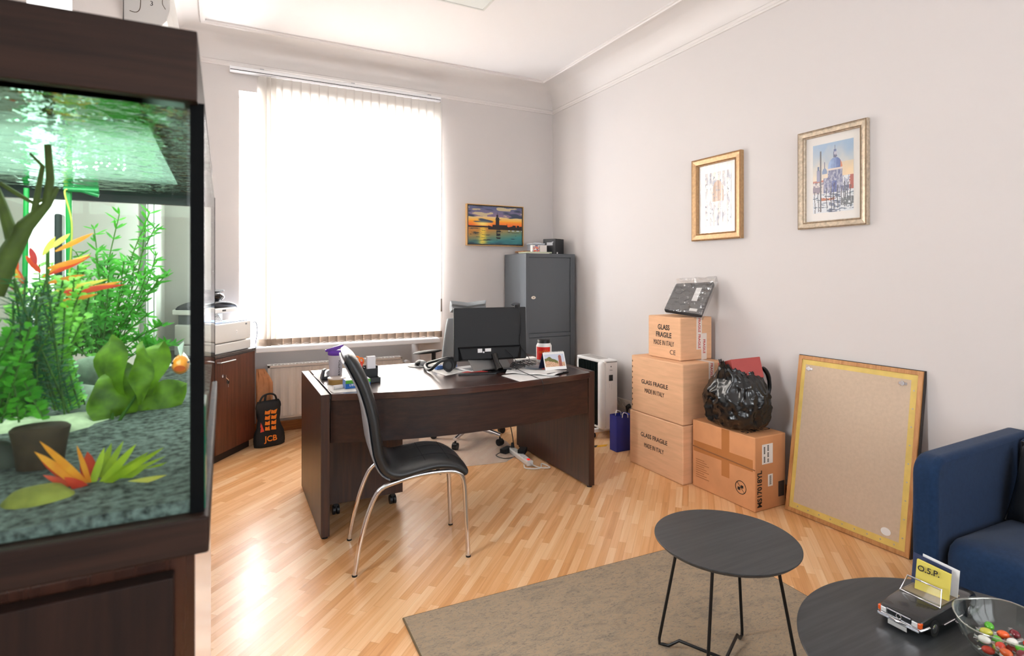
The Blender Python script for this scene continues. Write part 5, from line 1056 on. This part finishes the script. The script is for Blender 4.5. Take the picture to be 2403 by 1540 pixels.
def cush(y0, y1):
    b = MB(); r = .09; o = []
    for cx, cy, a0 in ((-.17, y1 - .02, 0), (-.77 + r, y1 - r, 90), (-.77 + r, y0 + r, 180), (-.17, y0 + .02, 270)):
        rr_ = r if a0 in (90, 180) else .02
        o += [(cx + rr_ * math.cos(R(a0 + k * 18)), cy + rr_ * math.sin(R(a0 + k * 18))) for k in range(6)]
    cx0, cy0 = -.45, (y0 + y1) / 2
    b.ring([[(cx0 + (x - cx0) * q, cy0 + (y - cy0) * q, z + (.02 * (-.2 - x) if z > .3 else 0)) for x, y in o] for q, z in ((.97, .14), (1, .17), (1, .33), (.985, .365), (.95, .388), (.88, .402), (.6, .412), (.2, .415))]); return b
cush(-4.65, -3.973).build('seat_cushion', sf_m, so2, smooth=70)
cush(-5.33, -4.655).build('seat_cushion', sf_m, so2, smooth=70)
for x, y in ((-.68, -3.95), (-.1, -3.95), (-.68, -5.36), (-.1, -5.36)): b = MB(); b.cyl((x, y, .0), (x, y, .125), .014, .02, 12); b.build('leg', black_pl, so2, smooth=1)
tcu = thing('throw_cushion', 'dark grey leather cushion leaning on the sofa backrest', 'cushion', (-.27, -4.2, .42))
CM2 = frame(Vector((-.30, -4.19, .545)), (-.25, -1, 0), (.28, -.05, 1)); b = MB(CM2)
def pil(u, v, s_): a, c_ = 2 * u - 1, 2 * v - 1; k = max(0, (1 - a ** 4) * (1 - c_ ** 4)) ** .5; return (a * .20 * (1 - .06 * (1 - c_ * c_)), c_ * .16 * (1 - .08 * (1 - a * a)), s_ * .055 * k)
b.grid(lambda u, v: pil(u, v, 1), 20, 16); b.grid(lambda u, v: pil(u, v, -1), 20, 16); b.build('cover', mat('cushion_leather', '2c2e30', .35, bump=.3, bscale=80), tcu, smooth=70)
ptsq = [pil(u, v, 0) for u, v in [(i / 10, 0) for i in range(10)] + [(1, i / 10) for i in range(10)] + [(1 - i / 10, 1) for i in range(10)] + [(0, 1 - i / 10) for i in range(10)]]
b = MB(CM2); b.tube(ptsq, .004, 6, closed=True); b.build('piping', black_pl, tcu, smooth=60)

# ================================================================ AQUARIUM
ax0, ax1, ay0, ay1 = -3.475, -3.107, -4.58, -3.96
zb, zs = 1.186, 1.508           # glass bottom, water level
wenge_m = wood('wenge_matte', '1d120d', '36231a', .6, 0, 0, .2)
aq = thing('aquarium', 'lit planted fish tank with dark brown hood at the left edge', 'aquarium', (-3.29, -4.27, 1.157))
MB().box(ax0 - .01, ay0 - .012, 1.157, ax1 + .004, ay1 + .005, zb).build('base_frame', wenge_m, aq, bevel=.002)
b = MB(); hx = ax1 - .004; b.rframe(ax0 - .01, ay0 - .014, hx, ay1 + .004, .010, 1.511, 1.5655); b.box(ax0, ay0 - .0035, 1.55, hx - .0105, ay1 - .0065, 1.5645)
b.build('hood', wenge_m, aq, bevel=.001)
tg = .008
pane_m = mixmat('tank_glass', (.87, 1, .93), ior=1.3, rough=.0)
side_m = mixmat('tank_side_glass', (.55, .85, .72), ior=1.5, rough=.02)
b = MB(); b.add([(ax0, ay0, zb), (ax1, ay0, zb), (ax1, ay0, 1.512), (ax0, ay0, 1.512)], [(0, 1, 2, 3)]); b.build('front_pane', pane_m, aq)
b = MB(); b.add([(ax0, ay1, zb), (ax1, ay1, zb), (ax1, ay1, 1.512), (ax0, ay1, 1.512)], [(0, 1, 2, 3)]); b.build('rear_pane', pane_m, aq)
b = MB(); b.add([(ax1, ay0, zb), (ax1, ay1, zb), (ax1, ay1, 1.512), (ax1, ay0, 1.512)], [(0, 1, 2, 3)]); b.build('side_pane', mat('side_pane_glass', '9fc4b4', .03, spec=1, coat=1, alpha=.55), aq)
b = MB(); b.add([(ax0, ay0, zb), (ax0, ay1, zb), (ax0, ay1, 1.512), (ax0, ay0, 1.512)], [(0, 1, 2, 3)]); b.build('side_pane', pane_m, aq)
MB().box(ax1 - .006, ay1 - .003, zb, ax1 + .0005, ay1 + .001, 1.513).build('silicone_edge', mat('silicone', '07090a', .75, spec=.1), aq)
b = MB(); b.box(ax1 - .0095, ay0 - .001, zb, ax1 + .0005, ay0 + .006, 1.513); b.build('silicone_edge', mat('silicone', '07090a', .75, spec=.1), aq)
b = MB(); b.box(ax1 - .0005, ay0 + .006, zb, ax1 + .001, ay0 + .05, 1.27); b.build('glass_edge', mat('glass_edge_teal', '0f7a58', .15), aq)
b = MB(); b.box(ax0, ay1 - .012, 1.496, ax1, ay1 - .001, 1.512); b.build('rear_brace', mat('brace_dark', '1d2429', .5), aq)
b = MB(); b.add([(ax0, ay0, zs), (ax1, ay0, zs), (ax1, ay1, zs), (ax0, ay1, zs)], [(0, 1, 2, 3)]); b.build('water_surface', mixmat('water_skin', (.92, 1, .96), fac=.72, rough=.02, bump=.7, bscale=34, bdist=.006, gcol=(.50, .72, .62)), aq)
b = MB(); b.box(ax0 + .05, ay0 + .12, 1.518, ax1 - .05, ay1 - .1, 1.535); b.build('lamp_body', black_pl, aq)
def T_(px, py, y): return at(px, py, y=y)
def inside(p, m=.006): return Vector((min(max(p.x, ax0 + m), ax1 - m - .002), min(max(p.y, ay0 + m), ay1 - m), min(max(p.z, zb + .002), zs - .003)))
gv = mat('gravel_dark', '15191a', .9, var=.8, vscale=150, bump=1, bscale=260, col2='7d8584')
def gz(x, y): return zb + .009 + .022 * (y - ay0) / (ay1 - ay0) + .003 * noise.noise(Vector((x * 18, y * 18, 0)))
b = MB(); b.grid(lambda u, v: (ax0 + .004 + u * (ax1 - ax0 - .008), ay0 + .003 + v * (ay1 - ay0 - .006), gz(ax0 + u * (ax1 - ax0), ay0 + v * (ay1 - ay0))), 30, 40)
xx0, xx1, yy0, yy1 = ax0 + .004, ax1 - .004, ay0 + .003, ay1 - .003
b.grid(lambda u, v: (xx0 + u * (xx1 - xx0), yy0, zb + v * (gz(xx0 + u * (xx1 - xx0), yy0) - zb)), 30, 1)
o_ = b.build('aquarium_gravel', gv, loc=(-3.29, -4.27, zb)); tag(o_, 'dark grey gravel bed covering the aquarium bottom', 'gravel', kind='stuff')
# leaf helper
def leaf(b, base, tip, w, nrm, droop=0, seg=5, fold=.0, wave=0):
    base, tip = Vector(base), Vector(tip); d = tip - base; s_ = d.cross(Vector(nrm)); s_ = s_.normalized() if s_.length > 1e-6 else Vector((1, 0, 0)); n_ = s_.cross(d).normalized()
    vs = []; fs = []
    for i in range(seg + 1):
        t = i / seg; ww = w * (math.sin(math.pi * min(1, (t * .92 + .06))) ** .8) * (1 if i < seg else .05); c_ = base + d * t + UP * (-droop * t * t) + n_ * (0)
        vs += [inside(c_ - s_ * ww * (1 + wave * 12 * math.sin(t * 9)) + n_ * wave * math.sin(t * 11)), inside(c_ + n_ * ww * fold), inside(c_ + s_ * ww * (1 + wave * 14 * math.sin(t * 7 + 2)) - n_ * wave * math.sin(t * 8 + 1))]
    for i in range(seg):
        k_ = i * 3; fs += [(k_, k_ + 1, k_ + 4, k_ + 3), (k_ + 1, k_ + 2, k_ + 5, k_ + 4)]
    b.add([tuple(v) for v in vs], fs)
def leafm(name, c='4c7a2c', c2=None, tr=.35):
    if name in MATS: return MATS[name]
    m = mat(name, c, .5, var=.25, vscale=55, col2=c2); nt = m.node_tree; bs = nt.nodes['Principled BSDF']; out = nt.nodes['Material Output']
    t = nt.nodes.new('ShaderNodeBsdfTranslucent'); x = nt.nodes.new('ShaderNodeMixShader'); x.inputs[0].default_value = tr; t.inputs[0].default_value = lin(c2 or c)
    nt.links.new(bs.outputs[0], x.inputs[1]); nt.links.new(t.outputs[0], x.inputs[2]); nt.links.new(x.outputs[0], out.inputs[0]); return m
r2 = random.Random(11)
# bamboo-like plant
bp = thing('aquarium_plant', 'fine-leaved bamboo-like plastic plant at the back right of the aquarium', 'aquarium plant', T_(250, 860, -4.05), 'plants in the aquarium')
bs_ = MB(); bl_ = MB(); root = inside(T_(245, 868, -4.06))
for k in range(44):
    tx = 170 + 240 * r2.random(); tyy = 470 + 330 * r2.random() ** 1.1 + (abs(tx - 330) * .6 if tx < 330 else (tx - 330) * 1.2)
    tp_2 = inside(T_(tx, min(tyy, 810), -4.10 + .09 * r2.random())); mid = root.lerp(tp_2, .55) + Vector((r2.uniform(-.01, .01), 0, .012))
    pts = smoothp([tuple(root + Vector((r2.uniform(-.02, .02), r2.uniform(-.02, .02), 0))), tuple(mid), tuple(tp_2)], 6)
    bs_.tube(pts, .0008, 4)
    for p in pts[4:]:
        for q in range(3):
            an = r2.uniform(0, 6.28); dr_ = Vector((math.cos(an) * .8 + .25, math.sin(an) * .5, .35 + r2.uniform(-.5, .5))).normalized(); leaf(bl_, p, Vector(p) + dr_ * r2.uniform(.012, .022), r2.uniform(.0011, .0019), (0, -1, .3), seg=3)
bs_.build('stem', leafm('stem_green', '4c7a2c'), bp); bl_.build('foliage', leafm('bamboo_green', '1c6a1c', '5cb838'), bp)
# broad-leaved plant
an_ = thing('aquarium_plant', 'broad-leaved dark green plant in front of the bamboo-like plant in the tank', 'aquarium plant', T_(300, 1000, -4.3), 'plants in the aquarium')
bm_ = leafm('broad_green', '2c4a08', '7aa616', .22); bs2 = MB(); rootA = inside(T_(265, 1010, -4.30))
for bx_, by_, tx, ty, wdt in ((262, 990, 262, 785, .020), (290, 960, 245, 900, .022), (330, 950, 335, 800, .012), (300, 960, 385, 800, .022), (300, 985, 440, 900, .024), (270, 1000, 300, 850, .026), (250, 1010, 262, 870, .022)):
    yy_ = -4.30 + .05 * r2.random(); b = MB(); b0 = inside(T_(bx_, by_, yy_)); t0 = inside(T_(tx, ty, yy_ + .02)); leaf(b, b0, t0, wdt, (r2.uniform(-.7, .7), -1, .3), seg=14, fold=.4, wave=.008); b.build('leaf', bm_, an_, smooth=60); bs2.tube([tuple(rootA), tuple(b0.lerp(t0, .25))], .0018, 5)
bs2.build('stem', leafm('stem_green'), an_)
# spiky red-orange plant
rp = thing('aquarium_plant', 'plant with spiky red, orange and yellow leaves at the left of the tank', 'aquarium plant', T_(110, 720, -4.27), 'plants in the aquarium')
cols = [leafm('leaf_red', 'c42a18', 'e0502a'), leafm('leaf_orange', 'e0701a', 'f2a230'), leafm('leaf_yellow', 'd6c034', 'efe27a'), leafm('leaf_magenta', '8e2246', 'd2403c')]
spk = [(120, 690, 295, 668, 0), (118, 700, 288, 660, 1), (110, 690, 255, 655, 2), (115, 645, 215, 600, 0), (118, 640, 212, 596, 2), (112, 630, 205, 606, 1), (130, 590, 220, 547, 1), (115, 585, 165, 548, 2), (110, 665, 200, 645, 1), (95, 640, 60, 600, 0), (50, 660, 5, 600, 1), (60, 670, 20, 612, 0), (120, 715, 230, 690, 1), (85, 620, 70, 580, 3), (120, 690, 240, 680, 3), (100, 600, 130, 555, 2), (60, 690, 10, 660, 3), (40, 640, 30, 590, 0), (105, 720, 180, 715, 0), (100, 650, 170, 612, 1)]
for i, (a, c_, d, e, k) in enumerate(spk):
    yy_ = -4.28 + .03 * ((i * 7) % 5) / 5; b = MB(); leaf(b, inside(T_(a, c_, yy_)), inside(T_(d, e, yy_)), .0032, (0, -1, .4), seg=7, fold=.2); b.build('leaf', cols[k], rp, smooth=60)
b = MB(); b.tube(smoothp([tuple(inside(T_(100, 960, -4.27))), tuple(inside(T_(95, 800, -4.27))), tuple(inside(T_(110, 680, -4.27))), tuple(inside(T_(112, 580, -4.27)))], 4), .002, 6); b.build('stem', leafm('stem_green'), rp)
# bushy bright plants
def bush(label, cx, cy, w, h, y, n_, c1, c2, lw, ll, seed):
    t = thing('aquarium_plant', label, 'aquarium plant', inside(T_(cx, cy + h / 2, y)), 'plants in the aquarium'); rg_ = random.Random(seed); b = MB(); st2 = MB()
    bot = inside(T_(cx, cy + h / 2, y))
    for s_ in range(18):
        tx = cx + w / 2 * rg_.uniform(-1, 1); ty = cy - h / 2 + h * .45 * rg_.random() ** 1.4; tt = inside(T_(tx, ty, y + rg_.uniform(-.03, .03))); b0 = bot + Vector((rg_.uniform(-.03, .03), rg_.uniform(-.02, .02), 0)); st2.tube([tuple(inside(b0)), tuple(tt)], .0009, 4)
        for k in range(n_ // 18):
            p = Vector(b0).lerp(tt, (k + 1) / (n_ / 18)); an = rg_.uniform(0, 6.28); dr_ = Vector((math.cos(an), math.sin(an) * .7, rg_.uniform(-.1, .8))).normalized(); leaf(b, p, p + dr_ * ll * rg_.uniform(.7, 1.2), lw * rg_.uniform(.7, 1.2), (0, -.6, .8), seg=3)
    st2.build('stem', leafm('stem_green'), t); b.build('foliage', leafm('bush_' + c1, c1, c2), t); return t
bush('bright green bushy plant filling the left of the tank', 110, 800, 190, 330, -4.33, 1500, '3f9a1c', '9ade48', .0030, .0085, 1)
bush('dark green needle-leaved plant at the left of the tank', 75, 810, 90, 330, -4.40, 1500, '06381f', '1f7a3c', .0007, .013, 2)
bush('fresh green plant low at the left edge of the tank', 20, 870, 110, 230, -4.42, 900, '2a8a20', '6cc832', .0030, .009, 3)
bush('small mint green plant on the rocks near the centre of the tank', 135, 880, 90, 150, -4.25, 600, '4fb95a', 'b6eeb0', .0022, .007, 4)
bush('leafy green plant behind the spiky red leaves in the tank', 150, 730, 130, 220, -4.18, 900, '2f7c24', '86d058', .0032, .0095, 5)
# olive branch upper left
b = MB(); om = mat('driftwood_olive', '4e5a14', .7, var=.3, vscale=60)
for pts, r_ in (([(-20, 690), (20, 600), (60, 530), (110, 480), (135, 440)], [.010, .009, .007, .004, .002]), ([(0, 430), (40, 455), (80, 478), (120, 460)], [.002, .002, .002, .0015]), ([(110, 480), (118, 420), (112, 340)], [.004, .0035, .003]), ([(80, 500), (100, 390), (70, 360)], [.003, .002, .001]), ([(30, 560), (5, 480), (-10, 440)], [.006, .004, .003])):
    b.tube([tuple(inside(T_(x, y, -4.40), .012)) for x, y in pts], r_, 7)
tag(b.build('driftwood', om, loc=T_(40, 600, -4.4), smooth=60), 'olive green branching driftwood at the upper left of the tank', 'driftwood')
# rocks
def rock(label, cx, cy, w, h, y, c, seed, cat='rock', name='aquarium_rock', var=.35):
    c0 = T_(cx, cy, y); dep = (c0 - CAM).dot(FW); rx, rz = w / 2 * dep / F_PX, h / 2 * dep / F_PX
    b = MB(); b.ball(c0, rx, rx * .7, rz, 22, 14, fn=lambda p: tuple(inside(Vector(p) + (Vector(p) - c0) * (.28 * noise.noise(Vector(p) * 28 + Vector((seed, 0, 0))) + .12 * noise.noise(Vector(p) * 80))))); return tag(b.build(name, mat('rock_' + c, c, .85, var=var, vscale=45, bump=.5, bscale=90), loc=c0, smooth=50), label, cat, 'rocks in the aquarium' if name == 'aquarium_rock' else None)
rock('pale grey rock beside the broad-leaved plant in the tank', 200, 960, 130, 120, -4.20, '9aa39a', 3)
rock('small pale rock behind the bushy plants in the tank', 235, 870, 100, 90, -4.12, '8d9a8c', 5)
rock('long whitish rock ledge across the left of the tank', 120, 1015, 290, 70, -4.28, 'b8c0a4', 8)
rock('dark rock in shadow at the lower left edge of the tank', 10, 1090, 110, 130, -4.42, '3c3f38', 12)
rock('mossy yellow-green stone at the front left of the tank', 95, 1190, 150, 100, -4.52, '8f8c3c', 15)
b = MB(); c0 = T_(95, 1110, -4.44); dep = (c0 - CAM).dot(FW); k = dep / F_PX
b.lathe([(38 * k, -70 * k), (42 * k, -20 * k), (46 * k, 30 * k), (52 * k, 75 * k), (58 * k, 105 * k), (50 * k, 112 * k), (0, 112 * k)], 22, c0, 1, .7); tag(b.build('clay_pot', mat('clay_brown', '3c2c1c', .8, var=.3, vscale=80), loc=c0, smooth=50), 'dark brown flared ornament pot standing in the tank', 'ornament')
# front grass plant
gp = thing('aquarium_plant', 'fan of red, orange and green grass leaves at the front of the tank', 'aquarium plant', T_(215, 1185, -4.50), 'plants in the aquarium')
base_ = inside(T_(212, 1182, -4.50)); gm = leafm('grass_green', '7d9a1e', 'b8c832')
for i, (tx, ty, k, w_) in enumerate([(92, 1035, 1, .0028), (80, 1060, 1, .0035), (95, 1080, 0, .003), (100, 1115, 0, .0032), (205, 1060, 0, .0055), (190, 1075, 0, .004), (180, 1045, 1, .002), (245, 1050, 4, .003), (262, 1040, 4, .0035), (290, 1035, 4, .003), (320, 1042, 4, .0035), (350, 1060, 4, .003), (385, 1050, 4, .0028), (392, 1085, 4, .0032), (392, 1115, 2, .003), (390, 1070, 4, .0022), (300, 1090, 4, .004), (150, 1120, 0, .004), (165, 1140, 0, .0045), (235, 1075, 1, .003), (120, 1150, 1, .002), (10, 1245, 0, .0035), (60, 1235, 1, .003), (340, 1100, 4, .0035), (270, 1070, 4, .004)]):
    b = MB(); leaf(b, base_ + Vector((r2.uniform(-.004, .004), r2.uniform(-.004, .004), 0)), inside(T_(tx, ty, -4.50 + r2.uniform(-.03, .03))), w_, (0, -1, .3), seg=7, fold=.2); b.build('leaf', gm if k == 4 else cols[k], gp, smooth=60)
# equipment
fl_ = thing('aquarium_filter', 'black internal filter with green intake tube at the back of the tank', 'filter', T_(145, 560, -4.0))
MB().box(*(inside(T_(126, 700, -4.0))), *(inside(T_(154, 505, -3.975)))).build('filter_body', mat('filter_black', '1c2428', .5), fl_, bevel=.003)
tg_ = mat('tube_green', '0c8a3c', .3)
b = MB(); b.cyl(inside(T_(163, 760, -4.02)), inside(T_(161, 260, -4.02)), .0042, n=10); b.build('intake_tube', tg_, fl_, smooth=1)
b = MB(); b.cyl(inside(T_(58, 700, -4.02)), inside(T_(62, 380, -4.02)), .0035, n=10); b.build('intake_tube', tg_, fl_, smooth=1)
b = MB(); b.tube([tuple(inside(T_(x, y, -4.03))) for x, y in ((150, 445), (190, 445), (232, 434))], .0035, 8); b.tube([tuple(inside(T_(x, y, -4.03))) for x, y in ((190, 447), (232, 460))], .003, 8); b.build('outlet_nozzle', mat('nozzle_green', '0f6a38', .35), fl_, smooth=1)
b = MB(); b.tube(smoothp([tuple(inside(T_(x, y, -4.035))) for x, y in ((158, 400), (152, 455), (168, 520), (166, 600), (160, 680))], 5), .0013, 6); b.build('air_hose', mat('hose_yellow', 'a8a848', .3), fl_, smooth=1)
for i in range(30):
    px = 145 + 150 * r2.random() ** 1.3; py = 388 + r2.uniform(-13, 13); c_ = inside(T_(px, py, -4.3))
    b = MB(); b.ball(c_, .0011, n=8, m=6); tag(b.build('air_bubble', mat('bubble', 'f4f8ff', .05, emit='ffffff', es=0), loc=c_, smooth=60), 'tiny bright air bubble under the water surface of the tank', 'bubble', 'air bubbles in the aquarium')
# goldfish facing the camera
gc = T_(424, 855, -4.12); k = ((gc - CAM).dot(FW)) / F_PX * 1.15
gf = thing('goldfish', 'orange and white goldfish swimming towards the viewer at the right of the tank', 'goldfish', gc)
om_ = mat('fish_orange', 'f08a1e', .3, coat=.4, var=.15, vscale=60)
b = MB(); b.ring([[(gc.x + r_ * k * math.cos(R(t)), gc.y + dy, gc.z + oz * k + r_ * 1.1 * k * math.sin(R(t))) for t in range(0, 360, 20)] for r_, dy, oz in ((5, -.018, -6), (11, -.014, -5), (16, -.004, -2), (16, .008, 0), (12, .022, 4), (7, .034, 10), (3, .040, 16))]); b.build('body', om_, gf, smooth=60)
b = MB(); b.lathe([(0, 0), (10 * k, 0), (10 * k, .001), (0, .001)], 14, (0, 0, 0)); b.v = [Vector((gc.x + p.x, gc.y - .0195 + p.z, gc.z - 5 * k + p.y * .6)) for p in b.v]; b.build('mouth', mat('fish_red', 'd85a14', .4), gf)
wf_m = mat('fish_white', 'e6ece8', .3, alpha=.8)
b = MB(); b.add([tuple(gc + Vector((0, .0, 12 * k))), tuple(gc + Vector((-6 * k, .012, 34 * k))), tuple(gc + Vector((3 * k, .03, 42 * k))), tuple(gc + Vector((2 * k, .035, 14 * k)))], [(0, 1, 2, 3)]); b.build('dorsal_fin', wf_m, gf, solid=.0006)
for s_ in (-1, 1):
    b = MB(); b.add([tuple(gc + Vector((s_ * 14 * k, 0, -2 * k))), tuple(gc + Vector((s_ * 30 * k, .005, -6 * k))), tuple(gc + Vector((s_ * 22 * k, .01, 6 * k)))], [(0, 1, 2)]); b.build('side_fin', wf_m, gf, solid=.0005)
    b = MB(); b.ball(gc + Vector((s_ * 14 * k, -.008, 5 * k)), 2.2 * k, n=10, m=8); b.build('eye', black_gl, gf, smooth=60)
# aquarium cabinet
acb = thing('aquarium_cabinet', 'dark brown cabinet carrying the fish tank at the left edge', 'cabinet', (-3.29, -4.27, 0))
MB().box(ax0, ay0, 0, ax1 - .006, ay1, 1.1565).build('carcass', wood('wenge_gloss', '2b1a15', '43281e', .12, 2, .6), acb, bevel=.001)
MB().box(ax0 + .004, ay0 - .016, .03, ax1 - .020, ay0 - .001, 1.145).build('door', wood('wenge_door_matte', '1a100c', '2c1b14', .6, 2, 0, .2), acb, bevel=.001)
b = MB(); b.tube([(ax1 - .05, ay0 - .016, .75), (ax1 - .05, ay0 - .035, .75), (ax1 - .05, ay0 - .035, .60), (ax1 - .05, ay0 - .016, .60)], .004, 6); b.build('handle', steel, acb, smooth=1)
